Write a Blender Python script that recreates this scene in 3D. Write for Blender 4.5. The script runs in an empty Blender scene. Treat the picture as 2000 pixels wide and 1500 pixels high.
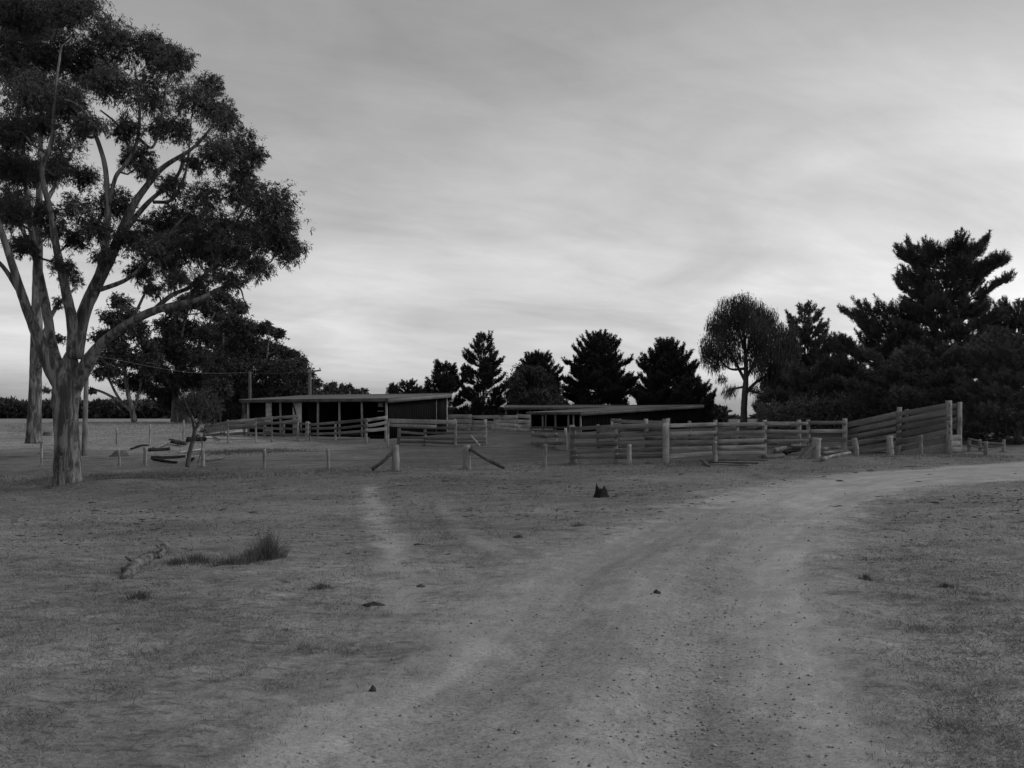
import bpy, math, random
import numpy as np

# ------------------------------------------------------------------ camera, sky, sun
C = bpy.context.scene.collection
SC = bpy.context.scene
F, HZ = 1900.0, 812.0            # focal length and eye-level line, in pixels of a 2000 px wide frame
cam_d = bpy.data.cameras.new("camera")
cam_d.sensor_width = 36.0
cam_d.lens = 36.0 * F / 2000.0
cam_d.shift_y = (HZ - 750.0) / 2000.0
cam_d.clip_start = 0.1
cam_d.clip_end = 6000.0
cam = bpy.data.objects.new("camera", cam_d)
C.objects.link(cam)
cam.location = (0, 0, 0)
cam.rotation_euler = (math.radians(90), 0, 0)
SC.camera = cam

SUN_EL, SUN_AZ = math.radians(42), math.radians(88)     # azimuth clockwise from +Y (the view direction)
world = bpy.data.worlds.new("World")
SC.world = world
world.use_nodes = True
wt = world.node_tree
for n in list(wt.nodes):
    wt.nodes.remove(n)
def wn(t, **kw):
    n = wt.nodes.new(t)
    for k, v in kw.items():
        setattr(n, k, v)
    return n
def wmath(op, a, b=None, clamp=False):
    n = wn('ShaderNodeMath', operation=op, use_clamp=clamp)
    for i, v in enumerate((a, b)):
        if v is None:
            continue
        if hasattr(v, 'links'):
            wt.links.new(v, n.inputs[i])
        else:
            n.inputs[i].default_value = v
    return n.outputs[0]
sky = wn('ShaderNodeTexSky', sky_type='NISHITA', sun_disc=False)
sky.sun_elevation = SUN_EL
sky.sun_rotation = SUN_AZ
sky.air_density, sky.dust_density, sky.ozone_density = 1.0, 2.0, 1.0
bw = wn('ShaderNodeRGBToBW')
wt.links.new(sky.outputs[0], bw.inputs[0])
tc = wn('ShaderNodeTexCoord')
sep = wn('ShaderNodeSeparateXYZ')
wt.links.new(tc.outputs['Generated'], sep.inputs[0])
den = wmath('ADD', wmath('MAXIMUM', sep.outputs[2], 0.0), 0.16)
cx, cy = wmath('DIVIDE', sep.outputs[0], den), wmath('DIVIDE', sep.outputs[1], den)
cxy = wn('ShaderNodeCombineXYZ')
wt.links.new(wmath('ADD', wmath('MULTIPLY', cx, 0.8), wmath('MULTIPLY', cy, 0.45)), cxy.inputs[0])
wt.links.new(wmath('SUBTRACT', wmath('MULTIPLY', cy, 0.75), wmath('MULTIPLY', cx, 0.35)), cxy.inputs[1])
cn = wn('ShaderNodeTexNoise')
cn.inputs['Scale'].default_value = 1.25
cn.inputs['Detail'].default_value = 7.0
cn.inputs['Roughness'].default_value = 0.5
cn.inputs['Distortion'].default_value = 0.7
wt.links.new(cxy.outputs[0], cn.inputs['Vector'])
mr = wn('ShaderNodeMapRange')
mr.inputs['From Min'].default_value, mr.inputs['From Max'].default_value = 0.3, 0.7
mr.inputs['To Min'].default_value, mr.inputs['To Max'].default_value = 0.80, 1.14
wt.links.new(cn.outputs['Fac'], mr.inputs['Value'])
cxy2 = wn('ShaderNodeCombineXYZ')                       # thin streaks of higher cloud, drawn out on a slant
wt.links.new(wmath('ADD', wmath('MULTIPLY', cx, 0.9), wmath('MULTIPLY', cy, 0.5)), cxy2.inputs[0])
wt.links.new(wmath('SUBTRACT', wmath('MULTIPLY', cy, 1.9), wmath('MULTIPLY', cx, 1.1)), cxy2.inputs[1])
cn2 = wn('ShaderNodeTexNoise')
cn2.inputs['Scale'].default_value = 1.7; cn2.inputs['Detail'].default_value = 8.0
cn2.inputs['Roughness'].default_value = 0.62; cn2.inputs['Distortion'].default_value = 0.4
wt.links.new(cxy2.outputs[0], cn2.inputs['Vector'])
mr2 = wn('ShaderNodeMapRange')
mr2.inputs['From Min'].default_value, mr2.inputs['From Max'].default_value = 0.32, 0.62
mr2.inputs['To Min'].default_value, mr2.inputs['To Max'].default_value = 0.90, 1.04
wt.links.new(cn2.outputs['Fac'], mr2.inputs['Value'])
SKY_GAIN = 1.31
gr = wn('ShaderNodeValToRGB')
gr.color_ramp.interpolation = 'EASE'
for p_, v_ in ((0.03, 1.06), (0.16, 0.98), (0.42, 0.97)):
    e_ = gr.color_ramp.elements[0] if p_ == 0.03 else (gr.color_ramp.elements[-1] if p_ == 0.42 else gr.color_ramp.elements.new(p_))
    e_.position = p_; e_.color = (v_, v_, v_, 1)
wt.links.new(sep.outputs[2], gr.inputs[0])
lum = wmath('MULTIPLY', wmath('MULTIPLY', wmath('MULTIPLY', bw.outputs[0], wmath('MULTIPLY', mr.outputs[0], mr2.outputs[0])), gr.outputs[0]), SKY_GAIN)
bg = wn('ShaderNodeBackground')
bg.inputs['Strength'].default_value = 0.14
wo = wn('ShaderNodeOutputWorld')
wt.links.new(lum, bg.inputs['Color'])
wt.links.new(bg.outputs[0], wo.inputs[0])

sun_d = bpy.data.lights.new("sun", 'SUN')
sun_d.energy = 0.6
sun_d.angle = math.radians(18)
sun_d.color = (1.0, 0.995, 0.985)
sun = bpy.data.objects.new("sun", sun_d)
C.objects.link(sun)
sun.rotation_euler = (math.radians(90) - SUN_EL, 0, -SUN_AZ + math.pi)

SC.view_settings.view_transform = 'Standard'
SC.view_settings.look = 'None'
SC.view_settings.exposure = 0.0
SC.view_settings.gamma = 1.0

# ------------------------------------------------------------------ helpers
rng = np.random.default_rng(7)
random.seed(7)
_tab = np.random.default_rng(99).random((256, 256))
def vnoise(x, y, s=0):
    x = np.asarray(x, float) + 37.3 * s; y = np.asarray(y, float) + 91.7 * s
    xi = np.floor(x).astype(int); yi = np.floor(y).astype(int)
    fx = x - xi; fy = y - yi
    fx = fx * fx * (3 - 2 * fx); fy = fy * fy * (3 - 2 * fy)
    a = _tab[xi % 256, yi % 256]; b = _tab[(xi + 1) % 256, yi % 256]
    c = _tab[xi % 256, (yi + 1) % 256]; d = _tab[(xi + 1) % 256, (yi + 1) % 256]
    return (a * (1 - fx) + b * fx) * (1 - fy) + (c * (1 - fx) + d * fx) * fy - 0.5
def sstep(a, b, x):
    t = np.clip((np.asarray(x, float) - a) / (b - a), 0, 1)
    return t * t * (3 - 2 * t)

PD = [-60, 0, 4.7, 10, 20, 30, 42, 50, 58, 66, 80, 110, 200, 600, 4000]
PZ = [-1.7, -1.6, -1.62, -1.80, -2.12, -2.36, -2.40, -2.20, -1.78, -1.46, -1.20, -0.85, -0.62, -1.2, -6]
def Gs(x, y):
    x = np.asarray(x, float); y = np.asarray(y, float)
    z = (np.interp(y - 2, PD, PZ) + np.interp(y, PD, PZ) + np.interp(y + 2, PD, PZ)) / 3
    z = z + np.clip(x * 0.025, -0.48, 0.5) * sstep(8, 30, y) * (1 - sstep(60, 95, y))
    z = z + 0.30 * np.exp(-((x + 15.0) / 2.4) ** 2 - ((y - 37.5) / 1.6) ** 2)      # earth mound by the big gum
    z = z + 0.22 * np.exp(-((x - 16) / 4.5) ** 2 - ((y - 42.3) / 1.6) ** 2)        # bank before the loading race
    return z
def G(x, y):
    x = np.asarray(x, float); y = np.asarray(y, float)
    k = 1 - sstep(60, 160, y)
    n = 0.10 * vnoise(x * 0.35, y * 0.35, 1) + 0.050 * vnoise(x * 1.3, y * 1.3, 2)
    n = n + (0.030 * vnoise(x * 4.1, y * 4.1, 3) + 0.016 * vnoise(x * 10, y * 10, 4)) * (1 - sstep(25, 50, y))
    return Gs(x, y) + n * k
_ds = np.concatenate([np.arange(3.5, 70, 0.05), np.arange(70, 400, 0.5)])
def ground_at(px, py):
    """(x, depth) of the ground seen at a pixel."""
    xs = (px - 1000) / F * _ds
    yy = HZ - Gs(xs, _ds) / _ds * F
    i = np.argmax(yy <= py)
    if yy[i] > py:
        i = len(_ds) - 1
    return float(xs[i]), float(_ds[i])
def P(px, py, d):
    return np.array([(px - 1000) / F * d, d, -(py - HZ) / F * d])
def g0(x, y):
    return float(G(x, y))

class MB:
    def __init__(self):
        self.V, self.F, self.n = [], [], 0
    def add(self, v, f):
        v = np.asarray(v, np.float32).reshape(-1, 3); f = np.asarray(f, np.int64)
        self.V.append(v); self.F.append(f + self.n); self.n += len(v)
    def quads(self, q):
        q = np.asarray(q, np.float32); n = len(q)
        self.add(q.reshape(-1, 3), np.arange(n * 4).reshape(n, 4))
    def tris(self, q):
        q = np.asarray(q, np.float32); n = len(q)
        self.add(q.reshape(-1, 3), np.arange(n * 3).reshape(n, 3))
    def build(self, name, mat, parent=None, smooth=False, attrs=None):
        me = bpy.data.meshes.new(name)
        V = np.concatenate(self.V).astype(np.float32)
        if parent is not None:
            V = V - world_loc(parent)
        me.vertices.add(len(V)); me.vertices.foreach_set('co', V.ravel())
        li = np.concatenate([f.ravel() for f in self.F]).astype(np.int32)
        cnt = np.concatenate([np.full(len(f), f.shape[1]) for f in self.F]).astype(np.int32)
        st = np.concatenate([[0], np.cumsum(cnt)[:-1]]).astype(np.int32)
        me.loops.add(len(li)); me.loops.foreach_set('vertex_index', li)
        me.polygons.add(len(cnt)); me.polygons.foreach_set('loop_start', st)
        try:
            me.polygons.foreach_set('loop_total', cnt)
        except Exception:
            pass
        for k, a in (attrs or {}).items():
            at = me.attributes.new(k, 'FLOAT', 'POINT')
            at.data.foreach_set('value', np.asarray(a, np.float32))
        me.update(calc_edges=True)
        me.validate()
        if smooth:
            me.polygons.foreach_set('use_smooth', np.ones(len(cnt), bool))
        me.materials.append(mat)
        o = bpy.data.objects.new(name, me)
        C.objects.link(o)
        if parent is not None:
            o.parent = parent
        return o
def world_loc(o):
    l = np.zeros(3, np.float32)
    while o is not None:
        l += np.array(o.location, np.float32); o = o.parent
    return l
def tag(o, label=None, cat=None, group=None, kind=None):
    for k, v in (('label', label), ('category', cat), ('group', group), ('kind', kind)):
        if v:
            o[k] = v
    return o
def thing(name, label, cat, loc, group=None):
    o = bpy.data.objects.new(name, None)
    o.empty_display_size = 0.3
    C.objects.link(o)
    o.location = [float(v) for v in loc]
    return tag(o, label, cat, group)

def unit(v):
    v = np.asarray(v, float)
    return v / (np.linalg.norm(v, axis=-1, keepdims=True) + 1e-9)
def spline(pts, n):
    """Catmull-Rom through rows of pts (any width)."""
    p = np.asarray(pts, float)
    if len(p) < 3:
        t = np.linspace(0, 1, n)[:, None]
        return p[0] * (1 - t) + p[-1] * t
    q = np.vstack([2 * p[0] - p[1], p, 2 * p[-1] - p[-2]])
    out = []
    for u in np.linspace(0, len(p) - 1 - 1e-6, n):
        i = int(u); t = u - i
        a, b, c, d = q[i], q[i + 1], q[i + 2], q[i + 3]
        out.append(0.5 * (2 * b + (c - a) * t + (2 * a - 5 * b + 4 * c - d) * t * t + (3 * b - a - 3 * c + d) * t ** 3))
    return np.array(out)
def tube(mb, pts, rad, n=8, rough=0.0, cap=True, flute=0.0):
    p = np.asarray(pts, float); r = np.asarray(rad, float) * np.ones(len(p))
    t = unit(np.gradient(p, axis=0))
    ref = np.array([0.0, 1.0, 0.0]) if abs(t[0][1]) < 0.8 else np.array([1.0, 0, 0])
    u = unit(np.cross(t, ref)); w = np.cross(t, u)
    a = np.linspace(0, 2 * np.pi, n, endpoint=False)
    rr = r[:, None] * (1 + rough * rng.normal(size=(len(p), n)))
    if flute:
        ph = rng.random() * 6
        rr = rr * (1 + flute * np.cos(3 * a + ph)[None] + 0.6 * flute * np.cos(5 * a + 2 * ph)[None])
    v = p[:, None] + rr[..., None] * (np.cos(a)[None, :, None] * u[:, None] + np.sin(a)[None, :, None] * w[:, None])
    m = len(p)
    i = np.arange(m - 1)[:, None] * n; j = np.arange(n)[None]; k = (j + 1) % n
    f = np.stack([i + j, i + k, i + n + k, i + n + j], -1).reshape(-1, 4)
    base = mb.n
    mb.add(v.reshape(-1, 3), f)
    if cap:
        mb.F.append(np.array([np.arange(n)[::-1] + base])); mb.F.append(np.array([np.arange(n) + base + (m - 1) * n]))
def beam(mb, a, b, w, h, side=None, seg=5, jit=0.0, taper=1.0, sag=0.0, ch=0.12):
    """A chamfered rough-sawn piece from a to b: w along 'side', h across."""
    a = np.asarray(a, float); b = np.asarray(b, float)
    ax = unit(b - a)
    if side is None:
        side = np.cross(ax, [0, 0, 1.0])
        if np.linalg.norm(side) < 0.1:
            side = np.array([1.0, 0, 0])
    side = np.asarray(side, float); side = unit(side - ax * np.dot(side, ax))
    up = np.cross(side, ax)
    t = np.linspace(0, 1, seg + 1)
    W = w / 2 * (1 + (taper - 1) * t); H = h / 2 * (1 + (taper - 1) * t)
    c = ch * min(w, h)
    prof = lambda W, H: [(-W, -H + c), (-W, H - c), (-W + c, H), (W - c, H), (W, H - c), (W, -H + c), (W - c, -H), (-W + c, -H)]
    wob = np.cumsum(rng.normal(size=(seg + 1, 2)) * jit * 0.6, 0); wob -= wob.mean(0)
    vs = []
    for i in range(seg + 1):
        o = a + (b - a) * t[i] + side * wob[i, 0] + up * wob[i, 1] - np.array([0, 0, 1]) * sag * 4 * t[i] * (1 - t[i])
        for (x, y) in prof(W[i], H[i]):
            j1, j2 = rng.normal(size=2) * jit * 0.5
            vs.append(o + side * (x + j1) + up * (y + j2))
    n = 8
    fs = []
    for i in range(seg):
        for j in range(n):
            k = (j + 1) % n
            fs.append((i * n + j, i * n + k, (i + 1) * n + k, (i + 1) * n + j))
    base = mb.n
    mb.add(vs, fs)
    mb.F.append(np.array([np.arange(n)[::-1] + base])); mb.F.append(np.array([np.arange(n) + base + seg * n]))
def box(mb, lo, hi):
    x0, y0, z0 = lo; x1, y1, z1 = hi
    mb.add([(x0, y0, z0), (x1, y0, z0), (x1, y1, z0), (x0, y1, z0), (x0, y0, z1), (x1, y0, z1), (x1, y1, z1), (x0, y1, z1)],
           [(3, 2, 1, 0), (4, 5, 6, 7), (0, 1, 5, 4), (1, 2, 6, 5), (2, 3, 7, 6), (3, 0, 4, 7)])
def hexa(mb, b4, t4):
    """Solid between a lower and an upper quadrilateral (same winding)."""
    mb.add(np.vstack([b4, t4]), [(3, 2, 1, 0), (4, 5, 6, 7), (0, 1, 5, 4), (1, 2, 6, 5), (2, 3, 7, 6), (3, 0, 4, 7)])
def leaf_cards(mb, p, d, L, W, fold=0.5):
    """Rhombic leaves: base p, direction d, length L, width W."""
    n = len(p); d = unit(d)
    s = unit(np.cross(d, rng.normal(size=(n, 3))))
    L = np.asarray(L)[:, None] * np.ones((n, 1)); W = np.asarray(W)[:, None] * np.ones((n, 1))
    m = p + d * L * fold
    mb.quads(np.stack([p, m + s * W / 2, p + d * L, m - s * W / 2], 1))

# ------------------------------------------------------------------ materials
def new_mat(name):
    m = bpy.data.materials.new(name); m.use_nodes = True
    nt = m.node_tree
    b = nt.nodes['Principled BSDF']
    b.inputs['Specular IOR Level'].default_value = 0.04
    return m, nt, b
class NT:
    def __init__(s, nt):
        s.nt = nt
        s.tc = nt.nodes.new('ShaderNodeTexCoord').outputs['Object']
    def lk(s, a, b):
        s.nt.links.new(a, b)
    def noise(s, scale, detail=4, rough=0.55, vec=None, stretch=None, dist=0.0):
        v = vec or s.tc
        if stretch:
            mp = s.nt.nodes.new('ShaderNodeMapping'); mp.inputs['Scale'].default_value = stretch
            s.lk(v, mp.inputs[0]); v = mp.outputs[0]
        n = s.nt.nodes.new('ShaderNodeTexNoise')
        n.inputs['Scale'].default_value = scale; n.inputs['Detail'].default_value = detail
        n.inputs['Roughness'].default_value = rough; n.inputs['Distortion'].default_value = dist
        s.lk(v, n.inputs['Vector'])
        return n.outputs['Fac']
    def math(s, op, a, b=None, clamp=False):
        n = s.nt.nodes.new('ShaderNodeMath'); n.operation = op; n.use_clamp = clamp
        for i, v in enumerate((a, b)):
            if v is None: continue
            if hasattr(v, 'links'): s.lk(v, n.inputs[i])
            else: n.inputs[i].default_value = v
        return n.outputs[0]
    def rng(s, v, a, b, lo, hi):
        n = s.nt.nodes.new('ShaderNodeMapRange')
        for k, x in zip(('From Min', 'From Max', 'To Min', 'To Max'), (a, b, lo, hi)):
            n.inputs[k].default_value = x
        s.lk(v, n.inputs['Value'])
        return n.outputs[0]
    def mix(s, f, a, b):
        n = s.nt.nodes.new('ShaderNodeMix'); n.data_type = 'FLOAT'
        for i, v in zip((0, 2, 3), (f, a, b)):
            if hasattr(v, 'links'): s.lk(v, n.inputs[i])
            else: n.inputs[i].default_value = v
        return n.outputs[0]
    def attr(s, name):
        n = s.nt.nodes.new('ShaderNodeAttribute'); n.attribute_name = name
        return n.outputs['Fac']
    def bump(s, h, strength, dist, bsdf):
        n = s.nt.nodes.new('ShaderNodeBump')
        n.inputs['Strength'].default_value = strength; n.inputs['Distance'].default_value = dist
        s.lk(h, n.inputs['Height']); s.lk(n.outputs[0], bsdf.inputs['Normal'])
def simple(name, lo, hi, scale, stretch=None, rough=0.85, bump=0.3, bdist=0.01, detail=5, patch=0.25, each=0.0):
    m, nt, b = new_mat(name)
    N = NT(nt)
    f = N.noise(scale, detail, 0.6, stretch=stretch)
    g = N.noise(scale * 0.13, 3, 0.5)
    v = N.rng(f, 0.3, 0.7, lo, hi)
    v = N.math('MULTIPLY', v, N.rng(g, 0.3, 0.7, 1 - patch, 1 + patch))
    if each:                                            # every piece of timber weathers to its own tone
        oi = nt.nodes.new('ShaderNodeObjectInfo')
        v = N.math('MULTIPLY', v, N.rng(oi.outputs['Random'], 0, 1, 1 - each, 1 + each))
    N.lk(v, b.inputs['Base Color'])
    b.inputs['Roughness'].default_value = rough
    if bump:
        N.bump(f, bump, bdist, b)
    return m

def ground_mat(name, kind):
    m, nt, b = new_mat(name)
    N = NT(nt)
    big = N.noise(0.16, 4, 0.55)
    mid = N.noise(1.1, 5, 0.6, stretch=(0.75, 1.0, 1.0))
    fine = N.noise(9, 5, 0.7)
    grit = N.noise(38, 4, 0.8)
    turf = N.rng(mid, 0.3, 0.7, 0.14, 0.245)
    turf = N.math('MULTIPLY', turf, N.rng(big, 0.3, 0.7, 0.80, 1.2))
    turf = N.math('MULTIPLY', turf, N.rng(fine, 0.25, 0.75, 0.70, 1.3))
    turf = N.math('MULTIPLY', turf, N.rng(grit, 0.25, 0.75, 0.62, 1.38))
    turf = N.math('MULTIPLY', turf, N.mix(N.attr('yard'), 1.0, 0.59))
    dark = N.rng(N.noise(2.6, 5, 0.7, stretch=(0.5, 1.3, 1)), 0.54, 0.66, 1.0, 0.64)
    dark = N.math('MULTIPLY', dark, N.rng(N.noise(10, 4, 0.7, stretch=(0.5, 1.2, 1)), 0.54, 0.62, 1.0, 0.60))
    dark = N.math('MULTIPLY', dark, N.rng(N.noise(5, 5, 0.7), 0.56, 0.70, 1.0, 1.35))
    turf = N.math('MULTIPLY', turf, dark)
    if kind == 'ground':
        turf = N.math('MULTIPLY', turf, N.mix(N.attr('field'), 1.0, 1.12))
        turf = N.math('MULTIPLY', turf, N.mix(N.attr('manure_shade'), 1.0, 0.62))  # one darkening for trampled mud and the painted shade of the pens
        v = turf
    else:
        dirt = N.rng(N.noise(0.7, 4, 0.5), 0.3, 0.7, 0.25, 0.32)
        dirt = N.math('MULTIPLY', dirt, N.rng(grit, 0.25, 0.75, 0.66, 1.34))
        dirt = N.math('MULTIPLY', dirt, N.rng(N.noise(3.2, 5, 0.65), 0.3, 0.7, 0.86, 1.12))
        dirt = N.math('MULTIPLY', dirt, N.rng(N.noise(22, 3, 0.7), 0.56, 0.68, 1.0, 0.80))
        peb = N.rng(N.noise(26, 2, 0.8), 0.50, 0.66, 1.0, 0.55)
        strip = N.attr('strip')
        dirt = N.math('MULTIPLY', dirt, N.mix(strip, 1.0, peb))
        dirt = N.math('MULTIPLY', dirt, N.mix(strip, 1.0, 0.76))
        cb = N.nt.nodes.new('ShaderNodeCombineXYZ'); sp = N.nt.nodes.new('ShaderNodeSeparateXYZ')
        N.lk(N.tc, sp.inputs[0]); N.lk(N.math('MULTIPLY', N.attr('across'), 16.0), cb.inputs[0]); N.lk(N.math('MULTIPLY', sp.outputs[1], 0.22), cb.inputs[1])
        dirt = N.math('MULTIPLY', dirt, N.rng(N.noise(1.0, 4, 0.6, vec=cb.outputs[0]), 0.3, 0.7, 0.84, 1.12))
        w = N.math('ADD', N.attr('blend'), N.math('MULTIPLY', N.math('SUBTRACT', N.noise(1.3, 7, 0.75), 0.5), 2.2))
        w = N.math('MULTIPLY', N.rng(w, 0.25, 0.75, 0, 1), N.rng(N.attr('blend'), 0.02, 0.2, 0, 1), clamp=True)
        v = N.mix(w, turf, dirt)
    N.lk(v, b.inputs['Base Color'])
    b.inputs['Roughness'].default_value = 0.95
    b.inputs['Specular IOR Level'].default_value = 0.05
    h = N.math('ADD', N.math('MULTIPLY', fine, 1.0), N.math('MULTIPLY', grit, 0.35))
    N.bump(h, 0.55 if kind == 'ground' else 0.35, 0.05, b)
    return m

M = {}
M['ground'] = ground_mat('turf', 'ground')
M['road'] = ground_mat('dirt', 'road')
M['concrete'] = simple('concrete', 0.30, 0.42, 3.0, bump=0.1)
def bark_mat(name, lo, hi):
    # smooth gum bark: pale and dark sheets with ragged upright edges
    m, nt, b = new_mat(name); N = NT(nt)
    p = N.noise(4.2, 7, 0.72, stretch=(1, 1, 0.2), dist=0.8)
    q = N.noise(9, 5, 0.7, stretch=(1, 1, 0.08))
    v = N.rng(p, 0.45, 0.56, lo, hi)
    v = N.math('MULTIPLY', v, N.rng(q, 0.3, 0.7, 0.6, 1.35))
    v = N.math('MULTIPLY', v, N.rng(N.noise(1.1, 3, 0.5), 0.3, 0.7, 0.75, 1.2))
    N.lk(v, b.inputs['Base Color']); b.inputs['Roughness'].default_value = 0.85
    N.bump(N.math('ADD', p, N.math('MULTIPLY', q, 0.5)), 0.8, 0.06, b)
    return m
M['gum_bark'] = bark_mat('gum_bark', 0.062, 0.19)
M['dark_bark'] = simple('dark_bark', 0.05, 0.11, 8.0, stretch=(1, 1, 0.2), bump=0.6, bdist=0.02)
M['rough_bark'] = simple('rough_bark', 0.08, 0.2, 9.0, stretch=(1, 1, 0.12), bump=0.9, bdist=0.04, patch=0.5)
M['gum_leaf'] = simple('gum_leaf', 0.045, 0.085, 1.2, rough=0.6, bump=0, patch=0.3)
M['gum_leaf_far'] = simple('gum_leaf_far', 0.042, 0.075, 0.5, rough=0.7, bump=0, patch=0.3)
M['pine_leaf'] = simple('pine_leaf', 0.028, 0.055, 0.8, rough=0.7, bump=0, patch=0.3)
M['windbreak_leaf'] = simple('windbreak_leaf', 0.075, 0.12, 0.8, rough=0.7, bump=0, patch=0.3)
M['she_oak_leaf'] = simple('she_oak_leaf', 0.045, 0.075, 0.8, rough=0.8, bump=0, patch=0.3)
M['shrub_leaf'] = simple('shrub_leaf', 0.05, 0.08, 2.0, rough=0.7, bump=0)
M['grass'] = simple('grass', 0.15, 0.26, 1.2, rough=0.9, bump=0, patch=0.35)
M['pale_grass'] = simple('pale_grass', 0.22, 0.36, 1.5, rough=0.9, bump=0, patch=0.3)
M['rush'] = simple('rush', 0.07, 0.12, 3.0, rough=0.8, bump=0)
M['weathered'] = simple('weathered_timber', 0.09, 0.185, 9.0, stretch=(0.3, 0.8, 9.0), bump=0.35, bdist=0.006, patch=0.2, each=0.34)
M['post_timber'] = simple('post_timber', 0.13, 0.29, 14.0, stretch=(1, 1, 0.15), bump=0.6, bdist=0.015, patch=0.3, each=0.25)
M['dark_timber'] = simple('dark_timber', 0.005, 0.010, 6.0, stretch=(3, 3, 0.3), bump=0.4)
M['trim'] = simple('trim_timber', 0.19, 0.30, 6.0, bump=0.2)
M['barge'] = simple('barge_timber', 0.12, 0.19, 6.0, bump=0.2)
M['pale_board'] = simple('pale_board', 0.30, 0.42, 4.0, bump=0.2)
M['roof'] = simple('roof_iron', 0.075, 0.125, 2.0, rough=0.6, bump=0.1)
M['log'] = simple('log_wood', 0.09, 0.25, 11.0, stretch=(1, 1, 1), bump=0.7, bdist=0.02, patch=0.4)
def dead_wood(name):
    m, nt, b = new_mat(name); N = NT(nt)
    p = N.noise(7, 6, 0.7, dist=0.6)
    v = N.rng(p, 0.42, 0.58, 0.05, 0.17)
    v = N.math('MULTIPLY', v, N.rng(N.noise(30, 4, 0.7), 0.3, 0.7, 0.6, 1.3))
    N.lk(v, b.inputs['Base Color']); b.inputs['Roughness'].default_value = 0.9
    N.bump(p, 0.9, 0.03, b)
    return m
M['fallen_log'] = dead_wood('fallen_log')
M['dark_log'] = simple('dark_log', 0.045, 0.11, 11.0, bump=0.7, bdist=0.02, patch=0.4)
M['char'] = simple('charred_wood', 0.012, 0.03, 9.0, bump=0.8, bdist=0.02)
M['dung'] = simple('dung', 0.03, 0.06, 12.0, bump=0.7, bdist=0.02)
M['stone'] = simple('stone', 0.10, 0.30, 14.0, bump=0.5, bdist=0.01)
M['wire'] = simple('fence_wire', 0.08, 0.14, 4.0, rough=0.5, bump=0)

# ------------------------------------------------------------------ ground, road, track
def curve_x(pix):
    pts = np.array([ground_at(*p) for p in pix])
    o = np.argsort(pts[:, 1])
    return pts[o]
Lb = curve_x([(420, 1500), (560, 1420), (800, 1290), (960, 1150), (1130, 1068), (1320, 990), (1470, 950), (1640, 925)])
Rb = curve_x([(1740, 1500), (1700, 1380), (1640, 1230), (1600, 1110), (1635, 1020), (1720, 978), (1840, 950)])
def ext(pts, far):
    near = np.array([[pts[0][0] - 0.4, -60.0]])
    return np.vstack([near, pts, far])
Lb = ext(Lb, np.array([[24.0, 41.0], [60, 44]]))
Rb = ext(Rb, np.array([[26.0, 34.0], [60, 36], [200, 40]]))
_G0 = G
def G(x, y):
    x = np.asarray(x, float); y = np.asarray(y, float)
    l = np.interp(y, Lb[:, 1], Lb[:, 0]); r_ = np.interp(y, Rb[:, 1], Rb[:, 0])
    a = (x - l) / np.maximum(r_ - l, 0.5) + 0.05 * vnoise(y * 0.3, x * 0 + 2, 31)
    g = lambda c, w: np.exp(-((a - c) / w) ** 2)
    rut = -0.03 * g(0.22, 0.10) - 0.04 * g(0.70, 0.11) + 0.035 * g(0.46, 0.10) + 0.03 * g(1.0, 0.08) + 0.012 * g(0.02, 0.08)
    return _G0(x, y) + rut * (0.6 + 0.9 * vnoise(x * 0.9, y * 0.5, 32) + 0.4) * sstep(-10, 2, y) * (1 - sstep(24, 40, y))
rows = np.concatenate([np.linspace(-60, 2.2, 16), 3 * np.exp(np.arange(0, math.log(84 / 3.0), 0.0085)),
                       84 * np.exp(np.arange(0.0, math.log(3500 / 84), 0.045))])
rows = np.unique(rows)
inner = np.linspace(-0.72, 0.72, 520)
outer = 0.72 + np.linspace(0.05, 1, 14) ** 2 * 7
cols = np.concatenate([-outer[::-1], inner, outer])
RD, CU = np.meshgrid(rows, cols, indexing='ij')
GX = CU * np.maximum(RD, 3.0); GY = RD
GZ = G(GX, GY)
nr, nc = GX.shape
def grid_faces(nr, nc):
    i = np.arange(nr - 1)[:, None] * nc; j = np.arange(nc - 1)[None]
    return np.stack([i + j, i + j + 1, i + nc + j + 1, i + nc + j], -1).reshape(-1, 4)
GF = grid_faces(nr, nc)
GV = np.stack([GX, GY, GZ], -1).reshape(-1, 3)
mb = MB(); mb.add(GV, GF)
wob = vnoise(GX * 0.08, GY * 0.08, 5) * 14
field = sstep(52, 64, GY + wob * 0.5) * (1 - sstep(-14, -8, GX + wob * 0.4 + 0.06 * (GY - 60)))
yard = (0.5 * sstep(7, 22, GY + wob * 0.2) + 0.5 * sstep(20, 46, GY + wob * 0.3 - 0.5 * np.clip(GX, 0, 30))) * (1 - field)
manure_shade = sstep(44.5, 48.5, GY + wob * 0.15) * (1 - sstep(78, 92, GY)) * sstep(-9, -5.5, GX + wob * 0.1) * (1 - sstep(20, 23, GX)) * (1 - 0.5 * sstep(1.5, -1.5, GX))  # trampled yard ground, darkened also to paint in pen shade behind the rails
ground = mb.build('ground', M['ground'], smooth=True, attrs={'field': field.ravel(), 'yard': yard.ravel(), 'manure_shade': manure_shade.ravel()})
tag(ground, 'trampled bare paddock of short dry grass sloping away to the yards', 'ground', kind='structure')

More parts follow.
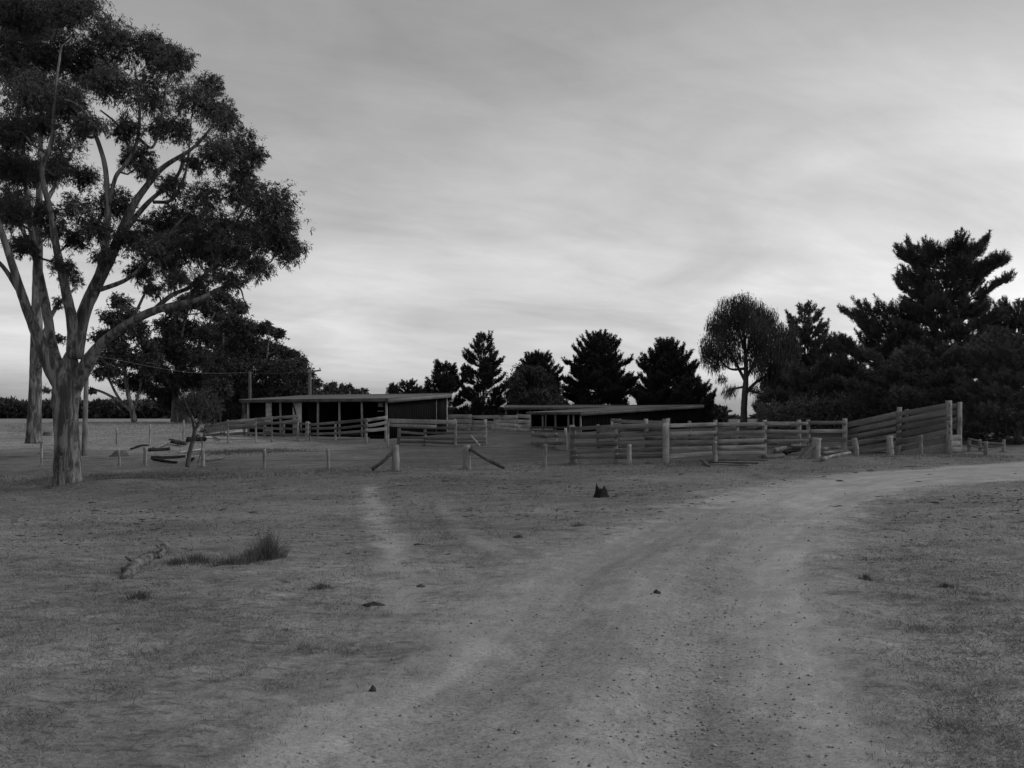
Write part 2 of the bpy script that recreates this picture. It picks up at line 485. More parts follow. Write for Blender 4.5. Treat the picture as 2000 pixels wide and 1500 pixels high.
xl = np.interp(GY, Lb[:, 1], Lb[:, 0]); xr = np.interp(GY, Rb[:, 1], Rb[:, 0])
sw = np.clip(0.07 * GY, 0.3, 2.2) + 0.15
blend = np.minimum((GX - xl) / (sw * 2.0) + 0.5, (xr - GX) / (sw * 1.3) + 0.5)
blend = np.clip(blend, 0, 1) * (1 - sstep(40, 43, GY)) * (GY > -59)
mid = np.interp(GY, [0, 6, 9, 12, 17, 22], [0.6, 1.15, 1.75, 2.4, 3.9, 6.2])
strip = np.exp(-((GX - mid) / (0.32 + 0.012 * GY)) ** 2) * (1 - sstep(16, 24, GY)) + 0.85 * np.exp(-((GX - xl - 0.9) / 0.7) ** 2) * (GY < 22)
def sheet(name, blend, strip, label, dz=0.004):
    b = blend.ravel()
    keep = (b[GF] > 0.015).any(1)
    f = GF[keep]
    used = np.unique(f); remap = -np.ones(len(b), int); remap[used] = np.arange(len(used))
    v = GV[used].copy(); v[:, 2] += dz * np.clip(b[used] / 0.12, 0, 1) - 0.004 * (1 - np.clip(b[used] / 0.06, 0, 1))
    m = MB(); m.add(v, remap[f])
    o = m.build(name, M['road'], smooth=True, attrs={'blend': b[used], 'across': np.clip((GX - xl) / np.maximum(xr - xl, 0.5), -1, 2).ravel()[used], 'yard': yard.ravel()[used], 'strip': np.clip(strip.ravel()[used], 0, 1)})
    return tag(o, label, 'road', kind='structure')
sheet('dirt_road', blend, strip, 'wide pale dirt road curving off to the right')
tr = curve_x([(735, 925), (722, 950), (728, 985), (745, 1030), (772, 1080), (795, 1130), (800, 1180), (770, 1250)])
tcx = np.interp(GY, tr[:, 1], tr[:, 0])
tb = np.clip(1.15 - np.abs(GX - tcx) / (0.30 + 0.006 * GY), 0, 1) * sstep(7.2, 9.5, GY) * (1 - sstep(30, 42, GY)) * 0.8
tb = tb * (1 - sstep(0.0, 0.4, blend)) * 0.92
sheet('wheel_track', tb, np.zeros_like(tb) + 0.3, 'faint bare wheel track across the grass', 0.008)
tr = curve_x([(850, 968), (880, 1005), (920, 1050), (985, 1085)])
tcx = np.interp(GY, tr[:, 1], tr[:, 0])
tb2 = np.clip(1.1 - np.abs(GX - tcx) / 0.32, 0, 1) * 0.8 * sstep(12, 14.5, GY) * (1 - sstep(22, 28, GY)) * 0.62
tb2 = tb2 * (1 - sstep(0.0, 0.4, blend)) * 0.92
sheet('wheel_track', tb2, np.zeros_like(tb) + 0.3, 'second fainter wheel track nearer the road', 0.012)

def on_road(x, y):
    l = np.interp(y, Lb[:, 1], Lb[:, 0]); r = np.interp(y, Rb[:, 1], Rb[:, 0])
    s = np.clip(0.07 * y, 0.3, 2.2) + 0.15
    return np.clip(np.minimum((x - l) / (s * 2.0) + 0.5, (r - x) / (s * 1.3) + 0.5), 0, 1)

# ------------------------------------------------------------------ sheds
def frame(o, u, v):
    return lambda a, b, z: np.array([o[0] + u[0] * a + v[0] * b, o[1] + u[1] * a + v[1] * b, z])
def slab(mb, T, a0, a1, b0, b1, z0, z1):
    """Upright or flat block in a local frame; z0/z1 numbers or functions of (a,b)."""
    f0 = z0 if callable(z0) else (lambda a, b: z0)
    f1 = z1 if callable(z1) else (lambda a, b: z1)
    q = [(a0, b0), (a1, b0), (a1, b1), (a0, b1)]
    hexa(mb, [T(a, b, f0(a, b)) for a, b in q], [T(a, b, f1(a, b)) for a, b in q])
def corr_roof(mb, T, a0, a1, b0, b1, zf, th=0.03, pitch=0.25, amp=0.012):
    n = int((a1 - a0) / pitch * 4)
    A = np.linspace(a0, a1, n + 1); B = np.linspace(b0, b1, 5)
    top = np.array([[T(a, b, zf(a, b) + th + amp * math.sin(2 * math.pi * a / pitch)) for a in A] for b in B])
    bot = np.array([[T(a, b, zf(a, b) + amp * math.sin(2 * math.pi * a / pitch)) for a in A] for b in B])
    f = grid_faces(len(B), len(A)); o = len(A) * len(B)
    mb.add(np.vstack([top.reshape(-1, 3), bot.reshape(-1, 3)]), np.vstack([f, f[:, ::-1] + o]))
    base = mb.n - 2 * o
    na = len(A); ring = list(range(na)) + [na * (i + 1) - 1 for i in range(1, 5)] + list(range(5 * na - 2, 4 * na - 1, -1)) + [na * i for i in range(3, 0, -1)]
    for i in range(len(ring)):
        a, b = ring[i], ring[(i + 1) % len(ring)]
        mb.F.append(np.array([[a, b, b + o, a + o]]) + base)

def shed_long():
    A = np.array([-8.7, 68.0]); B = np.array([-20.2, 74.0])
    L = np.linalg.norm(B - A); u = (B - A) / L; v = np.array([-u[1], u[0]])
    if v[1] < 0: v = -v
    D = 7.9
    T = frame(A, u, v)                       # a: along the front to the left, b: to the back
    ze, zb = 1.22, 1.70
    zf = lambda a, b: ze + (zb - ze) * b / D
    gz = lambda a, b: g0(*T(a, b, 0)[:2]) - 0.1
    r = thing('long_shed', 'long low dark shed with open front bays and a skillion iron roof', 'shed', T(L / 2, D / 2, gz(L / 2, D / 2)))
    m = MB(); corr_roof(m, T, -0.35, L + 0.35, -0.45, D + 0.35, zf); ro = m.build('roof', M['roof'], r)
    m = MB(); slab(m, T, -0.30, L + 0.30, -0.43, -0.38, lambda a, b: ze - 0.24, lambda a, b: ze - 0.035); m.build('fascia', M['dark_log'], ro)
    m = MB(); slab(m, T, -0.33, -0.28, -0.37, D + 0.3, lambda a, b: zf(a, b) - 0.30, lambda a, b: zf(a, b) - 0.016); m.build('barge_board', M['barge'], ro)
    def wall(name, *a, mat='dark_timber'):
        m = MB(); slab(m, T, *a); return m.build(name, M[mat], r)
    under = lambda a, b: zf(a, b) - 0.02
    # side wall seen from the road, as vertical boards with slightly uneven faces
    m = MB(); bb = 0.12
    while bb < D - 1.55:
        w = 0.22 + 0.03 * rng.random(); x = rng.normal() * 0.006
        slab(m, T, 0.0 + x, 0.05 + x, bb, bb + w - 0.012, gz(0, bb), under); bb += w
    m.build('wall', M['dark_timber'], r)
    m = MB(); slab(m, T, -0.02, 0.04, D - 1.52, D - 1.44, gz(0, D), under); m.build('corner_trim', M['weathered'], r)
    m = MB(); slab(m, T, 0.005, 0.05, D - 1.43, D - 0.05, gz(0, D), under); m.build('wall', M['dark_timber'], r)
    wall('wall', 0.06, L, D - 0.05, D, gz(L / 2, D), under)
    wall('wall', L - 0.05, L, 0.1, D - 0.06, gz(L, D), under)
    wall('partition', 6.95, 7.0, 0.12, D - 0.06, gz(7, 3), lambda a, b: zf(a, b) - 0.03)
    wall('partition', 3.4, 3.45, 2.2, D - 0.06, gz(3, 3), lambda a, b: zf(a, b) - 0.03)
    # front wall of the closed end, between door and window openings
    for a0, a1 in ((7.02, 7.55), (8.45, 10.5), (11.15, L - 0.06)):
        wall('wall', a0, a1, 0.55, 0.60, gz(a0, 0.5), lambda a, b: ze - 0.02)
    # posts
    for px in (549, 622, 664, 708, 755.5, 486):
        s = (px - 1000) / F
        a = (s * A[1] - A[0]) / (u[0] - s * u[1])
        m = MB(); p = T(a, -0.05, 0)
        beam(m, (p[0], p[1], gz(a, 0)), (p[0], p[1], ze - 0.03), 0.13, 0.13, side=(u[0], u[1], 0), jit=0.008)
        m.build('post', M['trim'], r)
    m = MB(); p = T(0.02, D + 0.05, 0)
    beam(m, (p[0], p[1], gz(0, D)), (p[0], p[1], zb - 0.03), 0.13, 0.13, side=(u[0], u[1], 0), jit=0.008); m.build('post', M['trim'], r)
    # door leaning open, with ledges and a brace
    dz = gz(7.9, 0.4) + 0.2
    m = MB()
    for k in range(6):
        slab(m, T, 7.66 + k * 0.14, 7.66 + k * 0.14 + 0.13, 0.02, 0.06, dz, ze - 0.2)
    dr = m.build('door', M['pale_board'], r)
    m = MB(); beam(m, T(7.68, -0.01, dz + 0.25), T(8.46, -0.01, ze - 0.35), 0.03, 0.10, side=(v[0], v[1], 0)); m.build('brace', M['dark_timber'], dr)
    # boarded window beside the end bay, with a dark slot across it
    for za, zb_ in ((dz + 0.05, dz + 0.62), (dz + 0.86, ze - 0.12)):
        m = MB()
        n_ = 4
        for k in range(n_):
            h_ = (zb_ - za) / n_
            slab(m, T, 10.54, 11.10, 0.04 + 0.006 * (k % 2), 0.09, za + k * h_, za + (k + 1) * h_ + 0.01)
        m.build('shutter', M['pale_board'], r)
    # small boards fixed beside the corner post
    for z0, z1, a0, a1 in ((0.95, 1.12, 0.42, 0.95), (0.62, 0.90, 0.45, 0.88), (0.28, 0.36, 0.42, 0.95)):
        m = MB(); slab(m, T, a0, a1, 0.10, 0.13, z0, z1); m.build('notice_board', M['weathered'], r)
    m = MB(); slab(m, T, 0.12, 6.9, 0.05, 0.09, gz(3, 0), gz(3, 0) + 0.35); m.build('kick_board', M['dark_timber'], r)
shed_long()

def shed_low():
    A = np.array([5.26, 74.0]); v = np.array([0.75, 0.66]); v = v / np.linalg.norm(v); u = np.array([-v[1], v[0]])
    L, D = 5.66, 14.4
    T = frame(A, u, v)
    ze, zb = 0.27, 0.92
    zf = lambda a, b: ze + (zb - ze) * b / D
    gz = lambda a, b: g0(*T(a, b, 0)[:2]) - 0.1
    r = thing('low_shed', 'low dark shed behind the yard rails with long sloping iron roof', 'shed', T(L / 2, D / 2, gz(L / 2, D / 2)))
    m = MB(); corr_roof(m, T, -0.3, L + 0.2, -0.4, D + 0.3, zf); ro = m.build('roof', M['roof'], r)
    m = MB(); slab(m, T, -0.28, L + 0.18, -0.38, -0.33, ze - 0.2, ze - 0.03); m.build('fascia', M['dark_log'], ro)
    m = MB(); slab(m, T, -0.30, -0.25, -0.32, D + 0.28, lambda a, b: zf(a, b) - 0.26, lambda a, b: zf(a, b) - 0.016); m.build('barge_board', M['barge'], ro)
    under = lambda a, b: zf(a, b) - 0.02
    m = MB(); bb = 0.15
    while bb < D - 0.2:
        w = 0.24 + 0.04 * rng.random(); x = rng.normal() * 0.006
        slab(m, T, x, 0.05 + x, bb, bb + w - 0.012, gz(0, bb), under); bb += w
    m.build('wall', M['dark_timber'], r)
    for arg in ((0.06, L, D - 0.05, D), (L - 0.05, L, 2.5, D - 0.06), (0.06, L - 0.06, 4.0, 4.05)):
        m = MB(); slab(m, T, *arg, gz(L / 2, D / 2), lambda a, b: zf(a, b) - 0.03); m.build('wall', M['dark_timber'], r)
    for a in (0.0, 0.75, 1.3, 2.75, 4.2, L - 0.05):
        m = MB(); p = T(a, -0.05, 0)
        beam(m, (p[0], p[1], gz(a, 0)), (p[0], p[1], ze - 0.02), 0.12, 0.12, side=(u[0], u[1], 0), jit=0.008); m.build('post', M['trim'], r)
    for z, h in ((-0.92, 0.16), (-1.2, 0.15)):
        m = MB(); beam(m, T(0.05, -0.16, z), T(L - 0.1, -0.16, z), 0.04, h, side=(v[0], v[1], 0), jit=0.01); m.build('rail', M['weathered'], r)
shed_low()

def shed_rear():
    y0 = 88.0; x0, x1 = -0.55, 15.2; D = 5.0
    T = frame((x0, y0), (1, 0), (0, 1))
    L = x1 - x0; ze, zb = 0.74, 1.0
    zf = lambda a, b: ze + (zb - ze) * b / D
    gz = lambda a, b: g0(*T(a, b, 0)[:2]) - 0.1
    r = thing('open_shed', 'flat roofed open shed on thin posts behind the low shed', 'shed', T(L / 2, D / 2, gz(L / 2, D / 2)))
    m = MB(); corr_roof(m, T, -0.2, L, -0.3, D + 0.2, zf); ro = m.build('roof', M['roof'], r)
    m = MB(); slab(m, T, -0.2, L, -0.36, -0.31, ze - 0.2, ze - 0.0); m.build('fascia', M['dark_log'], ro)
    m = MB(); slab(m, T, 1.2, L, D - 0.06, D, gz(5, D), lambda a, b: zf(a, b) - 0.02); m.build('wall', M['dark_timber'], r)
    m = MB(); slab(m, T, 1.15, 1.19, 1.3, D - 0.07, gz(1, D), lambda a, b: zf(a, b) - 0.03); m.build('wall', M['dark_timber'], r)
    for a in (0.0, 1.05, 2.2, 3.6, 5.6):
        m = MB(); p = T(a, 0, 0)
        beam(m, (p[0], p[1], gz(a, 0)), (p[0], p[1], ze - 0.02), 0.12, 0.12, jit=0.008); m.build('post', M['weathered'], r)
    for z in (-0.3, -0.75, -1.05):
        m = MB(); beam(m, T(0.07, 0.1, z), T(1.0, 0.1, z), 0.04, 0.16, side=(0, 1, 0), jit=0.01); m.build('rail', M['weathered'], r)
shed_rear()

# concrete apron before the long shed
q = [np.array(ground_at(*p)) for p in ((392, 858), (722, 857), (756, 844), (470, 843))]
nu, nv = 60, 16
U, V_ = np.meshgrid(np.linspace(0, 1, nu), np.linspace(0, 1, nv))
xy = (q[0] * ((1 - U) * (1 - V_))[..., None] + q[1] * (U * (1 - V_))[..., None] + q[2] * (U * V_)[..., None] + q[3] * ((1 - U) * V_)[..., None])
za = G(xy[..., 0], xy[..., 1]) + 0.09
m = MB(); m.add(np.dstack([xy, za]).reshape(-1, 3), grid_faces(nv, nu))
sk_ = np.stack([np.stack([xy[0, :, 0], xy[0, :, 1], za[0]], 1), np.stack([xy[0, :, 0], xy[0, :, 1], za[0] - 0.2], 1)])
m.add(sk_.reshape(-1, 3), grid_faces(2, nu))
tag(m.build('concrete_apron', M['concrete']), 'pale concrete floor of the pen before the long shed', 'pavement', kind='structure')

def hut():
    d = 120.0
    x0, x1 = (342 - 1000) / F * d, (369 - 1000) / F * d
    z1 = P(0, 788, d)[2]; zg = g0(x0, d)
    r = thing('tin_hut', 'small pale tin hut half hidden behind the forked sapling', 'hut', ((x0 + x1) / 2, d + 1, zg))
    m = MB(); box(m, (x0, d, zg - 0.2), (x1, d + 2, z1)); m.build('wall', M['weathered'], r)
    T = frame((x0, d), (1, 0), (0, 1))
    m = MB(); corr_roof(m, T, -0.15, x1 - x0 + 0.15, -0.2, 2.2, lambda a, b: z1 + 0.02 + 0.1 * b); m.build('roof', M['roof'], r)
    m = MB(); box(m, (x0 + 0.3, d - 0.04, z1 - 0.42), (x1 - 0.2, d - 0.01, z1 - 0.28)); m.build('ledge', M['dark_timber'], r)
hut()

# ------------------------------------------------------------------ fences
def post_piece(parent, px, top, d, w=0.16, name='post', mat='post_timber', lean=0.0, jit=0.012, rnd=False, bottom=None):
    x = (px - 1000) / F * d
    z0 = g0(x, d) - 0.15 if bottom is None else bottom; z1 = P(px, top, d)[2]
    m = MB()
    if rnd:
        pts = spline([(x, d, z0), (x + rng.normal() * 0.01, d, (z0 + z1) / 2), (x + lean, d, z1)], 7)
        tube(m, pts, np.linspace(w / 2 * 1.08, w / 2 * 0.93, 7), 10, rough=0.05)
    else:
        beam(m, (x, d, z0), (x + lean, d, z1), w, w * 0.85, side=(1, 0, 0), seg=6, jit=jit, taper=0.92)
    return m.build(name, M[mat], parent)
def rail_piece(parent, p1, p2, h=0.15, t=0.045, name='rail', mat='weathered', jit=0.004):
    a, b = P(*p1), P(*p2)
    e = unit(b - a) * 0.06
    m = MB()
    n = np.cross(unit(b - a), [0, 0, 1.0])
    beam(m, a - e, b + e, t, h * (0.85 + 0.3 * rng.random()), side=n, seg=6, jit=jit * 0.8, sag=0.004, ch=0.05)
    return m.build(name, M[mat], parent)
def yard_fence(name, label, posts, rails, w=0.17, group=None, cat='fence', h=0.15, mat='weathered'):
    """posts: (px, top, d[, w]); rails: lists of py at each post (None skips)."""
    posts = [tuple(p[:2]) + ((ground_at(p[0], p[2])[1] if p[2] > 200 else p[2]),) + tuple(p[3:]) for p in posts]
    mx = np.mean([(p[0] - 1000) / F * p[2] for p in posts]); md = np.mean([p[2] for p in posts])
    r = thing(name, label, cat, (mx, md, g0(mx, md)), group)
    for p in posts:
        post_piece(r, p[0], p[1], p[2], p[3] if len(p) > 3 else w)
    for ys in rails:
        for i in range(len(posts) - 1):
            if ys[i] is None or ys[i + 1] is None: continue
            d1, d2 = posts[i][2], posts[i + 1][2]
            o = 0.13
            y1 = HZ + (ys[i] - HZ); y2 = HZ + (ys[i + 1] - HZ)
            rail_piece(r, (posts[i][0], y1 + rng.normal() * 0.8, d1 - o), (posts[i + 1][0], y2 + rng.normal() * 0.8, d2 - o), h, mat=mat)
    return r
# big cattle yard, front side
yf = yard_fence('cattle_yard_fence', 'tall five rail timber cattle yard fence leading up to the loading race', [
    (1117, 830, 905, 0.24), (1202, 826, 905, 0.2), (1300, 818, 906, 0.3), (1397, 820, 900), (1493, 820, 894, 0.2), (1579, 820, 889), (1650, 817, 886, 0.22)],
    [[837, 833, 831, 828, 827, 826, 825], [853, 851, 848, 846, 842, 843, 842], [868, 866, 864, 862, 860, 860, 859],
     [883, 880, 877, 875, 872, None, None], [894, 892, 890, 886, 884, None, None]], h=0.18)
post_piece(yf, 1123.5, 833, 45.6, 0.10)
# inner side of the yard
yard_fence('cattle_yard_fence', 'inner timber fence of the cattle yard seen through the front rails', [
    (1168, 829, 52.0), (1262, 818, 52.0, 0.22), (1347, 822, 52.0), (1440, 822, 52.5), (1560, 820, 53.0, 0.22)],
    [[843, 833, 832, 831, 830], [855, 846, 846, 845, 843], [866, 858, 858, 856, 855], [872, 870, 868, 866, 866]], h=0.18, mat='dark_log')
yard_fence('cattle_yard_fence', 'short high rail fence joining the low shed to the cattle yard', [
    (1195, 820, 56.0), (1210, 818, 54.5), (1305, 817, 54.0, 0.2)], [[821, 822, 824], [838, 838, 838]], h=0.2)

# loading race
def race():
    d0, d1, d2 = 48.0, 46.6, 45.4
    px0, px1, px2 = 1657, 1753, 1853
    x, d = (1753 - 1000) / F * 46.6, 46.6
    r = thing('loading_race', 'timber loading race whose boarded sides climb to the right', 'race', (x, d, g0(x, d)))
    top = [824, 803, 785]
    bot = [888, 872, 850]
    n = 5
    for k in range(n):
        t = (k + 0.42) / n
        ys = [top[i] + (bot[i] - top[i]) * t for i in range(3)]
        rail_piece(r, (px0, ys[0], d0 - 0.1), (px1, ys[1], d1 - 0.1), 0.24, name='board')
        rail_piece(r, (px1, ys[1], d1 - 0.1), (px2, ys[2], d2 - 0.1), 0.24, name='board')
    # far side of the race, one race-width behind
    for k in range(4):
        t = (k + 0.42) / n
        ys = [top[i] + (bot[i] - top[i]) * t + 2 for i in range(3)]
        rail_piece(r, (px0 + 22, ys[0], d0 + 0.9), (px1 + 20, ys[1] - 1, d1 + 0.9), 0.22, name='board', mat='dark_log')
        rail_piece(r, (px1 + 20, ys[1] - 1, d1 + 0.9), (px2 + 20, ys[2] - 1, d2 + 0.8), 0.22, name='board')
    post_piece(r, 1753, 795, d1, 0.22, lean=0.10)
    post_piece(r, 1853, 782, d2, 0.26)
    post_piece(r, 1874, 785, d2 + 0.8, 0.2)
    post_piece(r, 1771, 799, d1 + 0.9, 0.16)
    # solid boards under the floor at the high end
    for y0, y1, xa, xb in ((879, 858, 1762, 1850), (888, 871, 1756, 1850), (892, 884, 1735, 1850)):
        rail_piece(r, (xa, y0, d1 - 0.05 if xa > 1740 else d1), (xb, y1, d2 + 0.02), 0.30, name='board')
    fa = P(1660, 889, d0); fb = P(1852, 856, d2)
    m = MB(); n_ = np.array([0.12, 1.0, 0])
    hexa(m, [fa + (0, 0, -0.08), fb + (0, 0, -0.08), fb + n_ * 0.75 + (0, 0, -0.08), fa + n_ * 0.85 + (0, 0, -0.08)], [fa, fb, fb + n_ * 0.75, fa + n_ * 0.85])
    m.build('floor', M['weathered'], r)
    for k in range(4):
        y = 855 + 11.5 * k
        rail_piece(r, (1859, y, d2 + 0.05), (1877, y - 0.5, d2 + 0.75), 0.26, name='end_board')
race()
yard_fence('pen_gate', 'low crooked rail gate at the right behind the race', [(1893, 857, 47.0), (1914, 858, 47.0), (1960, 858, 47)],
           [[858, 862, 866], [871, 875, 870], [885, 882, 872], [893, 888, 890]], h=0.07, w=0.14, cat='gate')

# pens before and beside the long shed
yard_fence('pen_fence', 'three rail pen fence along the pale concrete floor', [
    (398, 838, 854, 0.12), (438, 824, 855, 0.13), (477, 817, 855, 0.18), (517, 820, 858, 0.18), (554, 822, 858), (600, 823, 862, 0.24)],
    [[839, 829, 825, 826, 827, 828], [845, 838, 835, 837, 838, 839], [851, 847, 845, 846, 849, 849]], h=0.18)
yard_fence('pen_fence', 'pen fence running back from the thick post to the shed corner', [
    (605, 825, 861, 0.12), (655, 826, 861, 0.13), (715, 817, 865, 0.2), (753, 814, 64.6, 0.15)],
    [[829, 826, 821, 816], [838, 836, 830, 825], [849, 846, 842, 837]], h=0.19)
yard_fence('ramp_rail', 'sagging side rails of the ramp up to the pale shed door', [
    (400, 830, 68.0, 0.1), (445, 820, 67.0, 0.12), (500, 816, 67.0, 0.12), (531, 813, 67.0, 0.1), (582, 810, 67.2, 0.12)],
    [[833, 823, 819, 816, 813], [842, 833, 830, 826, 822]], h=0.2)
yard_fence('pen_fence', 'four rail pen in the middle yard with a diagonal brace', [
    (779, 828, 869, 0.2), (830, 830, 869, 0.18), (888, 818, 871, 0.2), (948, 819, 871, 0.2)],
    [[834, 835, 835, 833], [844, 845, 846, 845], [854, 855, 857, 856], [863, 864, 866, 863]], h=0.15)
tb_ = yard_fence('stock_trough', 'long pale plank trough rail across the pen top beside the shed corner', [
    (758, 824, 59.0, 0.12), (890, 822, 58.5, 0.14)], [[822, 825]], h=0.22, cat='trough', mat='trim')
rail_piece(tb_, (757, 830, 59.2), (850, 833, 58.8), 0.16, mat='trim')
yard_fence('back_fence', 'pale board fence behind the yards between the two sheds', [
    (872, 809, 78.0, 0.13), (920, 812, 77.5, 0.16), (965, 811, 77.0, 0.13), (1010, 812, 77.0, 0.13), (1035, 812, 77.0, 0.13)],
    [[813, 814, 814, 814, 814], [822, 824, 824, 823, 824], [831, 831, 831, 832, 832], [836, 838, 836, 839, 839]], h=0.30, mat='trim')
yard_fence('pen_fence', 'small low pen of rails in front of the low shed', [
    (1040, 842, 868, 0.14), (1068, 846, 873, 0.13), (1086, 846, 873, 0.13), (1105, 836, 880, 0.16)],
    [[850, 851, 851, 852], [864, 865, 866, 866]], h=0.2)
s_ = thing('timber_prop', 'loose diagonal timber leaning in the middle pen', 'timber', (*P(927, 0, 53.6)[:2], g0(*P(927, 0, 53.6)[:2])))
m = MB(); beam(m, P(920, 851, 53.7), P(937, 871, 53.2), 0.08, 0.08, jit=0.01); m.build('timber', M['trim'], s_)

# wire fence along the front: two runs either side of the gateway
def stay(r, p1, p2, w=0.17, mat='dark_log'):
    m = MB(); pts = spline([P(*p1), (P(*p1) + P(*p2)) / 2 + (0, 0, -0.06), P(*p2)], 9)
    tube(m, pts, np.linspace(w / 2 * 0.9, w / 2 * 1.1, 9), 9, rough=0.06); m.build('stay', M[mat], r)
def wire_fence(name, label, posts, wires, stays=(), group=None):
    posts = [tuple(p[:2]) + ((ground_at(p[0], p[2])[1] if p[2] > 200 else p[2]),) + tuple(p[3:]) for p in posts]
    mx = np.mean([(p[0] - 1000) / F * p[2] for p in posts]); md = np.mean([p[2] for p in posts])
    r = thing(name, label, 'fence', (mx, md, g0(mx, md)), group)
    for px, top, d, w in posts:
        post_piece(r, px, top, d, w, name='strainer_post' if w > 0.26 else 'post', rnd=w > 0.26 or rng.random() < 0.4, lean=rng.normal() * 0.03, jit=0.014)
    for k in wires:
        pts = []
        for i in range(len(posts)):
            px, top, d, w = posts[i]
            x = (px - 1000) / F * d; z0 = g0(x, d); z1 = P(px, top, d)[2]
            pts.append((x, d - w / 2 - 0.004, z0 + (z1 - z0) * k))
            if i < len(posts) - 1:
                q = posts[i + 1]; x2 = (q[0] - 1000) / F * q[2]
                pts.append(((x + x2) / 2, (d + q[2]) / 2 - 0.08, (z0 + (z1 - z0) * k + g0(x2, q[2]) + (P(q[0], q[1], q[2])[2] - g0(x2, q[2])) * k) / 2 - 0.03))
        m = MB(); tube(m, spline(pts, len(pts) * 3), 0.008, 5); m.build('wire', M['wire'], r)
    for s in stays: stay(r, *s)
    return r
D1 = 44.0
wire_fence('wire_fence', 'wire fence with bush posts left of the gateway ending at a stayed strainer', [
    (81, 876, 912, 0.12), (233, 876, 912, 0.12), (284, 873, 911, 0.17), (396, 878, 912, 0.18), (516, 877, 918, 0.14), (641, 877, 917, 0.15), (773, 869, D1, 0.34)],
    (0.45, 0.9), [((768, 882, D1 - 0.1), (726, 917, D1 - 0.3), 0.16)])
wire_fence('wire_fence', 'wire fence with split posts right of the gateway below the cattle yard', [
    (912, 869, D1, 0.34), (1065, 867, 44.0, 0.17), (1229, 868, 43.6, 0.22), (1397, 862, 43.6, 0.2), (1593, 855, 43.2, 0.40), (1672, 856, 43.5, 0.24), (1740, 851, 43.8, 0.26), (1798, 850, 44.0, 0.18), (1925, 862, 44.4, 0.18)],
    (0.45, 0.9), [((918, 876, D1 - 0.1), (986, 913, D1 - 0.3), 0.2), ((1588, 868, 43.0), (1546, 912, 42.4), 0.24)])
wire_fence('wire_fence', 'thin wire fence at the edge of the pale field on the left', [
    (-60, 850, 889, 0.12), (81, 850, 886, 0.12), (228, 837, 869, 0.13), (293, 828, 868, 0.14), (358, 820, 859, 0.12), (431, 824, 855, 0.12)], (0.42, 0.85))
m = MB(); bx, bd = (1300 - 1000) / F * 43.6, 43.6
beam(m, (bx, bd, g0(bx, bd) - 0.15), (bx, bd, P(0, 826, bd)[2]), 0.27, 0.16, side=(1, 0, 0), seg=6, jit=0.015)
tag(m.build('gate_post', M['trim']), 'broad pale slab post standing before the cattle yard rails', 'post')

# poles
def pole(px, top, base_d, w, label, arm=None, mat='dark_bark', lean=0.0):
    d = base_d; x = (px - 1000) / F * d; zb = g0(x, d); zt = P(px, top, d)[2]
    r = thing('power_pole', label, 'pole', (x, d, zb), 'timber poles')
    m = MB(); tube(m, spline([(x, d, zb - 0.3), (x + lean, d, zt)], 8), np.linspace(w / 2, w / 2 * 0.75, 8), 10, rough=0.02); m.build('pole', M[mat], r)
    if arm:
        a, b = P(arm[0], arm[1], d - 0.16), P(arm[2], arm[3], d - 0.16)
        m = MB(); beam(m, a, b, 0.1, 0.14, jit=0.005); ca = m.build('crossarm', M[mat], r)
        for t in (0.08, 0.92):
            q = a + (b - a) * t
            m = MB(); tube(m, [q + (0, 0, 0.06), q + (0, 0, 0.14), q + (0, 0, 0.17), q + (0, 0, 0.24)], [0.02, 0.05, 0.06, 0.03], 8); m.build('insulator', M['stone'], ca)
    return r
pole(164, 690, 57.0, 0.32, 'leaning timber pole beside the big gum trunk', (158, 698, 178, 694), 'rough_bark', lean=0.18)
pole(488, 726, 92.0, 0.36, 'dark bare pole behind the left end of the long shed', mat='dark_bark')
pole(605, 722, 88.0, 0.38, 'timber pole with a one sided crossarm rising above the long shed roof', (600, 727, 627, 723), 'weathered')
m = MB()
w1, w2, w3 = P(488, 728, 92), P(601, 725, 88), P(172, 692, 57)
tube(m, spline([w3, (w3 + w1) / 2 - (0, 0, 0.5), w1, (w1 + w2) / 2 - (0, 0, 0.12), w2], 24), 0.012, 5)
tag(m.build('overhead_wire', M['wire']), 'single wire strung between the poles over the long shed', 'wire')

# ------------------------------------------------------------------ trees
_r_shrink = 0.9
def sprays(mbl, center, r, n_spray, per, L, W, droop=0.7, flat=0.8, twig=None, twig_r=0.008):
    """A clump of drooping leaf sprays filling a ball, thicker toward its outside."""
    center = np.asarray(center, float)
    v = unit(rng.normal(size=(n_spray, 3)))
    rad = r * (0.25 + 0.8 * rng.random(n_spray) ** 0.6)
    lump = 1 + 0.28 * np.sin(v[:, 0] * 5 + center[0] * 3) * np.cos(v[:, 2] * 4 + center[2] * 2)
    p = center + v * (rad * lump)[:, None] * np.array([1, 1, flat])
    out = unit(v * np.array([1, 1, 0.6]) + rng.normal(size=v.shape) * 0.5)
    sl = r * 0.42 * (0.6 + 0.8 * rng.random(n_spray))
    t = rng.random((n_spray, per))
    base = p[:, None] + out[:, None] * (t * sl[:, None])[..., None] + np.array([0, 0, -1.0]) * (0.35 * (t ** 2) * sl[:, None])[..., None]
    base = base + rng.normal(size=base.shape) * r * 0.05
    d = rng.normal(size=base.shape) * 0.55 + out[:, None] * 0.5 + np.array([0, 0, -droop])
    k = n_spray * per
    leaf_cards(mbl, base.reshape(-1, 3), d.reshape(-1, 3), L * (0.6 + 0.7 * rng.random(k)), W * (0.6 + 0.7 * rng.random(k)), 0.45)
    if twig is not None:
        idx = rng.choice(n_spray, min(twig, n_spray), replace=False)
        return p[idx]
    return []
